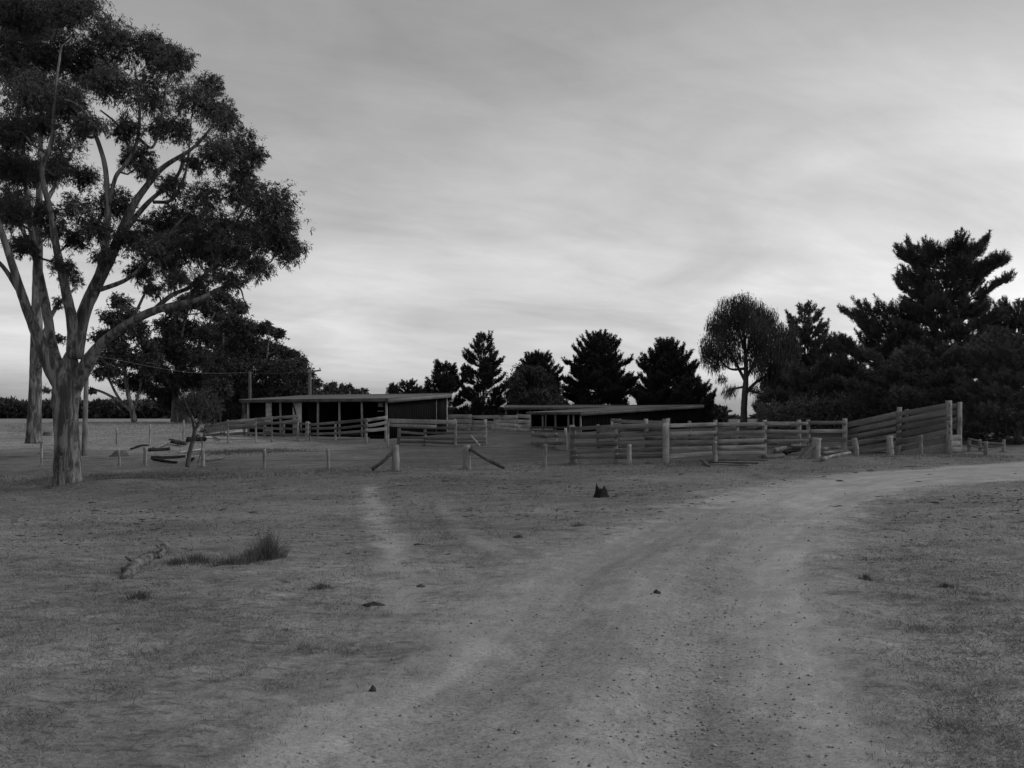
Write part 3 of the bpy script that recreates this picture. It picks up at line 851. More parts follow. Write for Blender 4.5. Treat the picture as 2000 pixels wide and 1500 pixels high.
def branch(mbt, a, b, ra, rb, bend=0.15, n=7, sides=6, up=0.1):
    a = np.asarray(a, float); b = np.asarray(b, float); L = np.linalg.norm(b - a)
    m1 = a + (b - a) * 0.35 + rng.normal(size=3) * bend * L * 0.6 + np.array([0, 0, -up * L * 0.3])
    m2 = a + (b - a) * 0.7 + rng.normal(size=3) * bend * L * 0.5 + np.array([0, 0, up * L * 0.2])
    pts = spline([a, m1, m2, b], n)
    tube(mbt, pts, np.linspace(ra, rb, n), sides, rough=0.03)
    return pts

def clump_tree(name, label, base, d, trunk, limbs, clumps, leaf_mat, bark, leaf=(0.16, 0.035), dens=1.0, depth=2.0, group=None, twig_n=6, cat='tree', br=0.045, droop=0.7, per=10, sprays_per=1.0, sub=1):
    """trunk/limbs: lists of (px,py,width_px,depth_offset); clumps: (px,py,r_px[,depth_offset])."""
    x, z = P(*base, d)[0], P(*base, d)[2]
    r = thing(name, label, cat, (x, d, g0(x, d)), group)
    mt, ml = MB(), MB()
    sk = []
    for li, l in enumerate([trunk] + list(limbs)):
        l = np.array(l, float)
        q = np.array([np.append(P(a[0], a[1], d + a[3]), a[2] / F * d / 2) for a in l])
        n = max(8, len(l) * 6)
        s = spline(q, n)
        rr = np.maximum(s[:, 3], 0.012)
        tube(mt, s[:, :3], rr, 14 if li == 0 else 10, rough=0.025, flute=0.08 if li == 0 else 0.03)
        sk.append(s)
    SKEL = np.vstack(sk)
    tips = []
    for c in clumps:
        px, py, rp = c[:3]
        off = c[3] if len(c) > 3 else rng.uniform(-depth, depth)
        cen = P(px, py, d + off); rm = rp / F * d
        w = SKEL[:, :3] - cen
        dist = np.linalg.norm(w, axis=1) + 0.8 * np.maximum(w[:, 2] + 0.15 * rm, 0) + rng.random(len(w)) * 0.1
        k = np.argmin(dist)
        a = SKEL[k, :3]; ra = min(SKEL[k, 3] * 0.7, br * (0.6 + rm))
        if np.linalg.norm(a - cen) > 0.15:
            bp = branch(mt, a, cen, ra, 0.3 * ra, 0.13, up=0.25)
            SKEL = np.vstack([SKEL, np.hstack([bp, np.linspace(ra, 0.3 * ra, len(bp))[:, None]])[3:]])
        for u in range(sub):
            if sub == 1:
                c2, r2 = cen, rm
            elif u == 0:                                   # thin loose foliage through the whole clump
                sprays(ml, cen, rm * 1.02, max(6, int(55 * dens * (rm / (leaf[0] * 6.5)) ** 2)), per, leaf[0], leaf[1], droop=droop)
                continue
            else:
                dv = unit(rng.normal(size=3)) * np.array([1, 1, 0.85])
                c2 = cen + dv * rm * (0.30 + 0.45 * rng.random()); r2 = rm * (0.42 + 0.24 * rng.random())
                branch(mt, cen + rng.normal(size=3) * rm * 0.08, c2, 0.4 * ra + 0.006, 0.012, 0.14, n=6, sides=5, up=0.2)
            ns = max(5, int(200 * dens * (r2 / (leaf[0] * 6.5)) ** 2 * sprays_per))
            tp = sprays(ml, c2, r2, ns, per, leaf[0], leaf[1], droop=droop, twig=twig_n)
            for q in tp:
                branch(mt, c2 + rng.normal(size=3) * r2 * 0.1, q, 0.25 * ra + 0.004, 0.005, 0.12, n=5, sides=4)
    mt.build('trunk', M[bark], r, smooth=True)
    cr = ml.build('crown', M[leaf_mat], r)
    return r

# the big gum on the left
DT = 38.0
big_clumps = [
    (60, 25, 62), (150, 30, 58), (15, 105, 52), (105, 100, 58), (185, 105, 55), (275, 95, 48), (320, 118, 40), (345, 120, 32), (235, 165, 48), (305, 185, 42), (388, 195, 48), (428, 228, 42), (405, 165, 30),
    (55, 185, 50), (125, 190, 42), (15, 260, 46), (90, 255, 40), (178, 235, 30), (345, 250, 36), (468, 288, 42), (420, 300, 40), (495, 300, 24), (40, 335, 48), (110, 330, 38), (15, 415, 44), (90, 420, 38), (165, 345, 30),
    (265, 300, 36), (225, 395, 42), (185, 440, 34), (150, 470, 30), (335, 365, 30), (400, 375, 40), (475, 380, 46), (532, 395, 44), (562, 450, 38), (505, 455, 50), (435, 440, 50), (365, 430, 44), (305, 440, 42), (260, 470, 40),
    (330, 505, 42), (420, 510, 44), (495, 515, 38), (275, 525, 34), (545, 490, 34), (385, 555, 26), (205, 500, 26), (455, 545, 28), (120, 520, 22), (40, 480, 26), (150, 250, 24), (220, 60, 40), (25, 20, 48), (285, 330, 24), (310, 250, 26), (380, 320, 22),
    (340, 545, 24), (300, 565, 20), (480, 345, 30), (575, 480, 22), (350, 470, 40), (400, 480, 40), (455, 480, 40), (300, 490, 34), (250, 250, 30)]
big_limbs = [
    [(130, 800, 24.7, 0), (121, 760, 30.4, 0), (100, 716, 30.4, -0.2), (66, 637, 20.2, -0.6), (44, 578, 17.4, -1.0), (22, 510, 13.8, -1.3), (4, 455, 11.5, -1.6), (-20, 380, 7.2, -2)],
    [(38, 570, 10.1, -1.0), (5, 520, 7.9, -1.2), (-40, 480, 4.3, -1.4)],
    [(118, 735, 28.5, 0), (103, 678, 20.2, 0.5), (90, 600, 18.1, 1.0), (79, 545, 15.9, 1.4), (66, 480, 13.0, 1.8), (55, 400, 10.1, 2.0), (45, 300, 7.9, 2.2), (60, 180, 5.8, 2.4), (70, 80, 3.6, 2.5)],
    [(143, 690, 24.6, 0), (142, 633, 21.7, -0.3), (128, 564, 18.1, -0.7), (112, 490, 14.4, -1.0), (98, 410, 11.5, -1.2), (82, 336, 9.4, -1.4), (102, 272, 7.9, -1.5), (106, 192, 5.8, -1.6), (120, 90, 3.6, -1.6)],
    [(146, 700, 33.6, 0), (163, 616, 26.0, 0.1), (192, 550, 24.6, 0.3), (222, 490, 20.2, 0.5), (256, 410, 15.9, 0.6), (288, 362, 12.3, 0.8), (320, 326, 10.1, 0.9), (378, 288, 6.5, 1.0), (420, 240, 3.6, 1.0)],
    [(174, 592, 18.7, 0.2), (198, 520, 15.9, -0.2), (209, 450, 13.0, -0.5), (210, 390, 10.8, -0.7), (203, 315, 9.4, -0.9), (176, 240, 7.2, -1.0), (150, 205, 5.8, -1.1), (110, 190, 3.6, -1.2)],
    [(212, 400, 8.7, -0.7), (226, 346, 7.9, -0.6), (244, 322, 7.2, -0.5), (266, 282, 6.5, -0.4), (273, 208, 5.1, -0.3), (262, 120, 2.9, -0.2)],
    [(258, 300, 5.8, -0.4), (230, 245, 4.3, -0.6), (196, 215, 2.9, -0.8)],
    [(270, 270, 5.8, -0.4), (300, 285, 5.1, 0), (320, 200, 4.3, 0.2), (330, 140, 2.9, 0.3)],
    [(243, 450, 13.0, 0.5), (290, 395, 9.4, 1.2), (345, 345, 7.2, 1.5), (360, 300, 5.1, 1.6)],
    [(300, 395, 7.2, 1.0), (335, 390, 6.5, 0.8), (360, 345, 5.1, 0.6), (370, 290, 3.6, 0.5)],
    [(139, 790, 24.7, 0), (146, 755, 30.4, 0), (166, 718, 29.4, -0.2), (194, 675, 19.5, -0.6), (243, 637, 18.1, -1.0), (295, 609, 15.9, -1.4), (347, 595, 13.0, -1.7), (390, 584, 10.1, -1.9), (433, 562, 7.2, -2.0), (480, 548, 5.1, -2.1), (530, 510, 2.9, -2.2)],
    [(300, 606, 10.1, -1.4), (335, 577, 8.7, -1.2), (380, 555, 7.2, -1.0), (430, 500, 5.8, -0.8), (470, 420, 4.3, -0.6), (500, 390, 2.9, -0.5)],
    [(182, 570, 10.1, 0.2), (232, 553, 8.7, 0.0), (258, 538, 7.2, -0.1), (300, 500, 5.8, -0.2), (345, 440, 4.3, -0.3), (400, 390, 2.9, -0.4)],
    [(440, 560, 4.3, -2.0), (468, 563, 3.6, -2.0), (478, 590, 2.1, -2.0), (490, 602, 1.5, -2.0)],
    [(255, 632, 6.5, -1.0), (275, 590, 5.1, -0.8), (290, 555, 3.6, -0.6), (300, 520, 2.9, -0.5)],
]
bg_tree = clump_tree('gum_tree', 'huge pale trunked gum tree spreading many limbs at the left edge', (133, 955), DT,
    [(133, 970, 80, 0), (134, 952, 60, 0), (134, 930, 53, 0), (134, 895, 48, 0), (131, 850, 45, 0), (129, 800, 46, 0), (129, 765, 50, 0), (133, 730, 42, 0), (140, 690, 22, 0)],
    big_limbs, big_clumps, 'gum_leaf', 'gum_bark', leaf=(0.155, 0.030), dens=1.15, depth=2.6, twig_n=4, per=15, sub=8)
# loose bark still clinging to the foot of its trunk
m = MB()
for px, y0, y1, w, o in ((112, 960, 850, 9, 0.30), (120, 958, 890, 10, 0.46), (108, 945, 870, 7, 0.2)):
    pts = spline([P(px, y0, DT - o - 0.12), P(px - 2, (y0 + y1) / 2, DT - o - 0.1), P(px - 1, y1, DT - o)], 8)
    beam(m, pts[0], pts[-1], w / F * DT, 0.05, side=(1, 0, 0), seg=8, jit=0.03, taper=0.6)
m.build('bark_slab', M['rough_bark'], bg_tree)

# second gum, behind and to the left of the big one
clump_tree('gum_tree', 'tall straight gum trunk rising behind the big tree at far left', (66, 858), 56.0,
    [(66, 866, 34, 0), (66, 845, 28, 0), (68, 780, 24, 0), (70, 700, 22, 0), (72, 600, 20, 0), (74, 500, 17, 0), (76, 400, 13, 0), (80, 250, 8, 0), (82, 120, 5, 0)],
    [[(72, 720, 12, 0), (84, 660, 10, 0.5), (110, 600, 8, 1), (150, 560, 5, 1.5)], [(75, 520, 10, 0), (40, 440, 8, 1), (10, 380, 5, 1)], [(77, 420, 9, 0), (120, 340, 7, 1), (150, 280, 4, 1)]],
    [(30, 400, 46), (70, 320, 50), (120, 290, 46), (40, 240, 50), (150, 400, 30), (80, 160, 55), (20, 140, 50), (130, 200, 45), (10, 330, 40), (100, 450, 28), (60, 470, 24), (140, 545, 20), (115, 590, 14), (30, 60, 50), (95, 60, 50), (165, 140, 36),
     (88, 705, 9), (90, 760, 7), (118, 660, 13)],
    'gum_leaf', 'gum_bark', leaf=(0.20, 0.045), dens=1.6, depth=2.5, sub=5, twig_n=3, per=12)

# the belt of gums beyond the sheds on the left
belt = 'gums in the belt beyond the long shed'
def g_tree(label, base, d, stems, clumps, dens=1.0, group=belt, mat='gum_leaf_far', leaf=(0.36, 0.12), depth=3.0, per=9, bark='gum_bark', cat='tree', droop=0.5):
    return clump_tree('gum_tree', label, base, d, stems[0], stems[1:], clumps, mat, bark, leaf=leaf, dens=dens * 2.5, depth=depth, group=group, twig_n=2, sub=7, br=0.09, per=per, cat=cat, droop=droop)
g_tree('leaning forked gum with open rounded crown right behind the timber pole', (262, 815), 112.0,
    [[(262, 824, 11, 0), (258, 800, 10, 0), (250, 770, 8, 0), (243, 720, 6, 0), (238, 650, 4, 0), (235, 600, 2, 0)],
     [(258, 803, 8, 0), (236, 786, 7, 0), (205, 768, 5, -1), (176, 758, 4, -1)], [(238, 788, 6, 0), (222, 760, 5, 0), (205, 720, 4, 1), (195, 680, 2, 1)], [(262, 800, 7, 1), (275, 750, 5, 1), (285, 690, 3, 1)]],
    [(235, 588, 20), (212, 615, 20), (255, 612, 18), (240, 640, 22), (200, 655, 22), (270, 645, 20), (232, 675, 24), (285, 672, 20), (205, 700, 22), (260, 700, 24), (225, 725, 20), (285, 715, 24), (250, 745, 20), (192, 728, 13), (280, 750, 22), (178, 762, 7), (300, 700, 18)], 0.9)
g_tree('tall dense gum in the middle of the belt with pale upper crown', (300, 820), 118.0,
    [[(340, 824, 14, 0), (342, 780, 12, 0), (345, 720, 9, 0), (355, 650, 6, 0), (372, 590, 3, 0)], [(342, 770, 8, 0), (318, 720, 6, 1), (310, 660, 3, 1)], [(345, 730, 7, 0), (385, 680, 5, -1), (420, 610, 3, -1)]],
    [(372, 592, 24), (345, 605, 22), (402, 588, 22), (432, 582, 20), (458, 598, 20), (420, 612, 22), (330, 640, 26), (372, 640, 28), (412, 650, 28), (315, 682, 26), (352, 690, 30), (395, 700, 32), (318, 730, 28), (358, 740, 30), (400, 750, 30), (335, 775, 26), (385, 785, 26), (300, 760, 20)], 1.1)
g_tree('broad dark gum behind the left half of the long shed', (470, 815), 110.0,
    [[(478, 824, 15, 0), (476, 780, 12, 0), (470, 720, 9, 0), (468, 660, 5, 0)], [(476, 770, 9, 0), (515, 720, 6, 0), (525, 660, 3, 0)], [(472, 740, 7, 0), (440, 700, 5, 0), (436, 650, 3, 0)]],
    [(448, 632, 24), (478, 640, 24), (512, 640, 19), (540, 652, 15), (440, 672, 30), (482, 680, 32), (520, 682, 26), (552, 685, 14), (435, 715, 32), (480, 722, 34), (525, 720, 32), (430, 755, 30), (475, 765, 32), (520, 760, 32), (550, 725, 20), (450, 790, 28), (500, 795, 26), (545, 785, 24), (425, 795, 22)], 1.2)
g_tree('lower gum at the right end of the belt sloping down to the pole', (585, 815), 108.0,
    [[(580, 824, 10, 0), (578, 790, 8, 0), (575, 740, 5, 0), (572, 700, 3, 0)], [(578, 775, 6, 0), (600, 745, 4, 0)]],
    [(570, 692, 14), (582, 710, 18), (598, 728, 16), (560, 722, 22), (575, 740, 24), (612, 750, 14), (560, 760, 24), (592, 762, 22), (618, 770, 12), (575, 790, 24), (605, 792, 18)], 1.2)
# small far crowns showing over the roofs
far_g = 'far gum crowns over the shed roofs'
g_tree('far rounded gum crown just right of the crossarm pole', (645, 800), 170.0, [[(645, 822, 7, 0), (645, 770, 4, 0)]], [(640, 757, 9), (650, 752, 7), (632, 766, 9), (655, 766, 10), (642, 778, 12), (625, 775, 8)], 1.3, far_g, leaf=(0.5, 0.2))
g_tree('far gum crown with a lopsided round top over the shed roof', (682, 800), 175.0, [[(682, 822, 7, 0), (683, 765, 4, 0)]], [(683, 755, 7), (672, 757, 8), (664, 764, 8), (690, 765, 8), (678, 772, 12), (668, 778, 10)], 1.3, far_g, leaf=(0.5, 0.2))
g_tree('tiny far tree top poking over the highest roof edge', (710, 800), 190.0, [[(710, 822, 5, 0), (710, 770, 3, 0)]], [(700, 764, 5), (712, 763, 6), (705, 772, 8), (716, 773, 7)], 1.3, far_g, leaf=(0.5, 0.2))
far_r = 'far gums beyond the weeping tree'
g_tree('far gum crowns seen low beside the right hand end of the low shed', (1400, 820), 190.0, [[(1400, 828, 6, 0), (1398, 806, 3, 0)]], [(1398, 808, 9), (1388, 815, 8), (1408, 815, 9), (1398, 820, 11)], 1.3, far_r, leaf=(0.5, 0.2))
g_tree('far low gum left of the weeping tree trunk', (1432, 820), 195.0, [[(1432, 828, 6, 0), (1432, 812, 3, 0)]], [(1432, 814, 7), (1423, 818, 6), (1441, 818, 7), (1432, 823, 9)], 1.3, far_r, leaf=(0.5, 0.2))
g_tree('far low gum right of the weeping tree trunk', (1480, 820), 195.0, [[(1480, 828, 6, 0), (1480, 812, 3, 0)]], [(1477, 816, 8), (1490, 818, 7), (1466, 820, 7), (1500, 820, 8), (1480, 824, 10)], 1.3, far_r, leaf=(0.5, 0.2))

# broadleaf bush tree between the pines
g_tree('rounded broadleaf tree between the slim pine and the tall pine', (1042, 835), 95.0,
    [[(1042, 845, 10, 0), (1040, 800, 8, 0), (1040, 760, 5, 0)], [(1041, 800, 5, 0), (1012, 765, 3, 0)], [(1041, 800, 5, 0), (1070, 765, 3, 0)]],
    [(1022, 725, 18), (1045, 728, 18), (1005, 745, 18), (1030, 750, 22), (1062, 745, 20), (1000, 770, 17), (1025, 778, 22), (1055, 775, 24), (1080, 765, 18), (1010, 798, 20), (1045, 800, 24), (1078, 795, 22), (1092, 785, 13), (1060, 820, 24), (1020, 820, 22), (1095, 812, 12)], 1.2, None, mat='she_oak_leaf', leaf=(0.28, 0.09), depth=1.6, cat='tree')

# forked sapling near the wood heap
clump_tree('sapling', 'small forked sapling with a thin feathery crown before the pen', (368, 908), 46.0,
    [(366, 912, 9, 0), (370, 885, 8, 0), (378, 855, 8, 0), (380, 838, 7, 0)],
    [[(380, 842, 6, 0), (374, 815, 4, 0), (364, 790, 3, 0), (358, 772, 2, 0)], [(380, 842, 6, 0), (392, 815, 4, 0), (400, 790, 3, 0), (410, 772, 2, 0)], [(376, 860, 4, -0.2), (388, 850, 3, -0.3), (395, 870, 2, -0.4), (386, 905, 2, -0.5)]],
    [(362, 778, 15), (382, 770, 16), (402, 772, 15), (418, 785, 14), (350, 792, 11), (372, 795, 14), (395, 798, 15), (420, 805, 14), (410, 820, 13), (392, 822, 11), (428, 795, 9), (360, 808, 9), (400, 840, 8)],
    'shrub_leaf', 'dark_bark', leaf=(0.10, 0.022), dens=0.85, depth=0.5, twig_n=6, per=12, br=0.02, cat='tree')

# pines
def pine(label, px, top, base, half, d, seed, levels=16, name='pine_tree', group=None, prof=None, lean=0.0, cross=True, needle=(0.26, 0.045), ntuft=56, upturn=0.5, low=0.12, gap=0.0, dens=1.0, tr=0.02, tuftlen=0.55, leafmat='pine_leaf', lmul=1.3):
    global rng
    keep = rng; rng = np.random.default_rng(seed)
    x = (px - 1000) / F * d; zb = g0(x, d) - 0.2
    zt = P(px, top, d)[2]; H = zt - zb; R = half / F * d
    r = thing(name, label, 'tree', (x, d, zb + 0.2), group)
    mt, ml = MB(), MB()
    tp = spline([(x, d, zb), (x + lean * 0.3, d, zb + H * 0.4), (x + lean, d, zt - 0.3)], 14)
    tube(mt, tp, np.linspace(H * tr, 0.03, 14), 9, rough=0.03)
    tuft_p, tuft_d, tuft_l = [], [], []
    prof = prof or [(0.0, 0.8), (0.25, 1.0), (0.5, 0.78), (0.75, 0.5), (0.92, 0.22), (1.0, 0.05)]
    pa = np.array(prof)
    levels = int(levels * lmul)
    for k in range(levels):
        t = low + (0.985 - low) * (k + 0.3 * rng.random()) / levels
        c = tp[0] + (tp[-1] - tp[0]) * t
        nb = rng.integers(5, 8)
        a0 = rng.random() * 6.3
        for j in range(nb):
            if rng.random() < gap: continue
            a = a0 + j * 2 * math.pi / nb + rng.normal() * 0.25
            ln = R * np.interp(t, pa[:, 0], pa[:, 1]) * (0.50 + 0.62 * rng.random())
            ln = max(ln, 0.25)
            hd = np.array([math.cos(a), math.sin(a), 0])
            rise = -0.05 + 0.25 * t + rng.normal() * 0.08
            e1 = c + hd * ln * 0.5 + np.array([0, 0, rise * ln * 0.5])
            e2 = c + hd * ln * 0.85 + np.array([0, 0, rise * ln + 0.10 * ln])
            e3 = c + hd * ln + np.array([0, 0, rise * ln + upturn * min(0.8, 0.35 * ln + 0.15)])
            bp = spline([c, e1, e2, e3], 12)
            tube(mt, bp, np.linspace(0.018 * ln + 0.012, 0.008, 12), 5)
            nt = max(4, int(ln / 0.17 * dens))
            for q in range(nt):
                s = 0.28 + 0.72 * (q + rng.random() * 0.6) / nt
                i = min(int(s * 11), 10)
                bpnt = bp[i] + (bp[i + 1] - bp[i]) * (s * 11 - i)
                bd = unit(bp[i + 1] - bp[i])
                lat = unit(np.cross(bd, [0, 0, 1.0])) * (1 if q % 2 else -1)
                sp = (1 - s) * ln * 0.42 + 0.12
                for w in range(1 + int(sp / 0.3)):
                    p0 = bpnt + lat * sp * (w + 0.3 * rng.random()) / (1 + int(sp / 0.3)) + rng.normal(size=3) * 0.07
                    dd = unit(bd * 0.7 + lat * 0.45 + np.array([0, 0, upturn + 0.3 * rng.random()]) + rng.normal(size=3) * 0.2)
                    tuft_p.append(p0); tuft_d.append(dd); tuft_l.append(tuftlen * (0.6 + 0.6 * rng.random()))
            for _ in range(2):
                tuft_p.append(e3 + rng.normal(size=3) * 0.06); tuft_d.append(unit(np.array([hd[0] * 0.5, hd[1] * 0.5, 1.0]) + rng.normal(size=3) * 0.15)); tuft_l.append(tuftlen * 1.2)
    for _ in range(6):
        tuft_p.append(tp[-1] + np.array([rng.normal() * 0.14, rng.normal() * 0.14, -0.45 + 0.4 * rng.random()])); tuft_d.append(unit(np.array([rng.normal() * 0.25, rng.normal() * 0.25, 1]))); tuft_l.append(tuftlen * 1.1)
    tp_, td_, tl_ = np.array(tuft_p), np.array(tuft_d), np.array(tuft_l)
    n = len(tp_)
    s = rng.random((n, ntuft))
    b = tp_[:, None] + td_[:, None] * (s * tl_[:, None])[..., None]
    dr = td_[:, None] * (0.75 + 0.3 * rng.random((n, ntuft, 1))) + 0.75 * unit(rng.normal(size=(n, ntuft, 3)))
    k = n * ntuft
    leaf_cards(ml, b.reshape(-1, 3), dr.reshape(-1, 3), needle[0] * (0.6 + 0.6 * rng.random(k)), needle[1] * np.ones(k), 0.4)
    mt.build('trunk', M['dark_bark'], r, smooth=True)
    ml.build('crown', M[leafmat], r)
    rng = keep
    return r
row = 'pines in the row behind the sheds'
pine('small ragged pine at the left of the row behind the long shed corner', 868, 710, 835, 46, 96, 11, lmul=1.2, levels=9, group=row, prof=[(0, .9), (.3, 1), (.55, .95), (.75, .55), (.9, .4), (1, .15)], low=0.25, gap=0.1)
pine('slim tiered pine with gaps between its layers of branches', 944, 652, 838, 46, 96, 12, lmul=1.0, levels=12, group=row, prof=[(0, .9), (.35, .95), (.6, .85), (.8, .55), (.95, .3), (1, .12)], low=0.2, gap=0.12)
pine('pine tip with side leaders showing above the rounded broadleaf tree', 1052, 692, 838, 42, 102, 13, levels=12, group=row, prof=[(0, 1), (.6, 1), (.85, .75), (1, .15)], low=0.3)
pine('tallest full pine standing behind the middle of the low shed', 1168, 652, 838, 76, 98, 14, levels=17, group=row, prof=[(0, .9), (.3, 1.0), (.55, .88), (.75, .6), (.9, .3), (1, .1)], low=0.1, upturn=0.7)
pine('dark full pine at the right end of the low shed roof', 1302, 668, 838, 68, 94, 15, levels=17, group=row, prof=[(0, 1.1), (.3, 1.0), (.55, .8), (.75, .62), (.9, .35), (1, .1)], low=0.1, upturn=0.7)
pine('low bushy pine at the foot of the dark full pine', 1352, 742, 838, 40, 90, 16, levels=9, group=row, prof=[(0, 1), (.5, 1), (.8, .7), (1, .3)], low=0.1)
sm = 'small far pines over the long shed'
pine('smallest far pine tip left over the long shed roof', 768, 750, 838, 14, 140, 17, levels=8, group=sm, dens=0.7, prof=[(0, 1), (.7, .7), (1, .2)])
pine('rounded far pine over the long shed roof', 798, 745, 838, 24, 135, 18, levels=8, group=sm, dens=0.7, prof=[(0, 1), (.7, .9), (.9, .5), (1, .2)])
pine('low far pine beside the high end of the long shed roof', 822, 757, 838, 20, 135, 19, levels=7, group=sm, dens=0.7, prof=[(0, 1), (.7, .8), (1, .2)])
wind = 'big pines of the windbreak at right'
_pine = pine
def pine(*a, **k):
    return _pine(*a, leafmat='windbreak_leaf', lmul=0.95, **k)
pine('dark pine with twin tips between the weeping tree and the windbreak', 1572, 595, 850, 84, 84, 21, levels=15, group=wind, prof=[(0, 1.1), (.4, .95), (.65, .6), (.85, .36), (1, .12)], low=0.1, upturn=0.7, tuftlen=0.6)
pine('bushy pine with a short leader left of the windbreak gap', 1628, 655, 850, 52, 80, 22, levels=13, group=wind, prof=[(0, 1.1), (.4, 1.0), (.7, .6), (.9, .3), (1, .1)], low=0.1, upturn=0.7, tuftlen=0.6)
pine('broad flat topped pine before the tallest windbreak pine', 1738, 598, 860, 96, 70, 23, levels=15, group=wind, prof=[(0, 1.0), (.35, 1.05), (.6, 1.0), (.88, .9), (.97, .5), (1, .12)], low=0.1, upturn=0.8, tuftlen=0.6, needle=(0.25, 0.036))
pine('tallest windbreak pine with many upright tips at the right edge', 1848, 482, 860, 112, 66, 24, levels=20, group=wind, prof=[(0, 1.0), (.35, 1.0), (.6, .85), (.72, .9), (.80, 1.0), (.88, .9), (.94, .7), (.98, .5), (1, .2)], low=0.1, upturn=0.7, tuftlen=0.6, needle=(0.25, 0.036), ntuft=56, dens=1.3)
pine('low spreading pine bough mass just behind the loading race', 1800, 690, 870, 130, 60, 25, levels=9, group=wind, prof=[(0, 1.0), (.5, 1.0), (.8, .8), (1, .2)], low=0.08, upturn=0.6, tuftlen=0.6, needle=(0.25, 0.036))
pine('low dark pine filling the gap behind the cattle yard rails', 1600, 720, 870, 110, 72, 26, levels=9, group=wind, prof=[(0, 1.0), (.5, 1.0), (.8, .7), (1, .2)], low=0.05, upturn=0.6, tuftlen=0.6)
pine('pine cut off by the right edge of the view', 1990, 590, 870, 110, 70, 27, levels=14, group=wind, prof=[(0, 1.0), (.5, .9), (.8, .6), (1, .1)], low=0.08, upturn=0.8, tuftlen=0.6)

pine('low limbed pine standing at the right edge beyond the end of the loading race', 1962, 655, 885, 92, 54, 28, levels=14, group=wind, prof=[(0, 1.0), (.4, 1.0), (.7, .8), (.9, .5), (1, .15)], low=0.01, upturn=0.5, tuftlen=0.5, needle=(0.24, 0.03), dens=1.2)

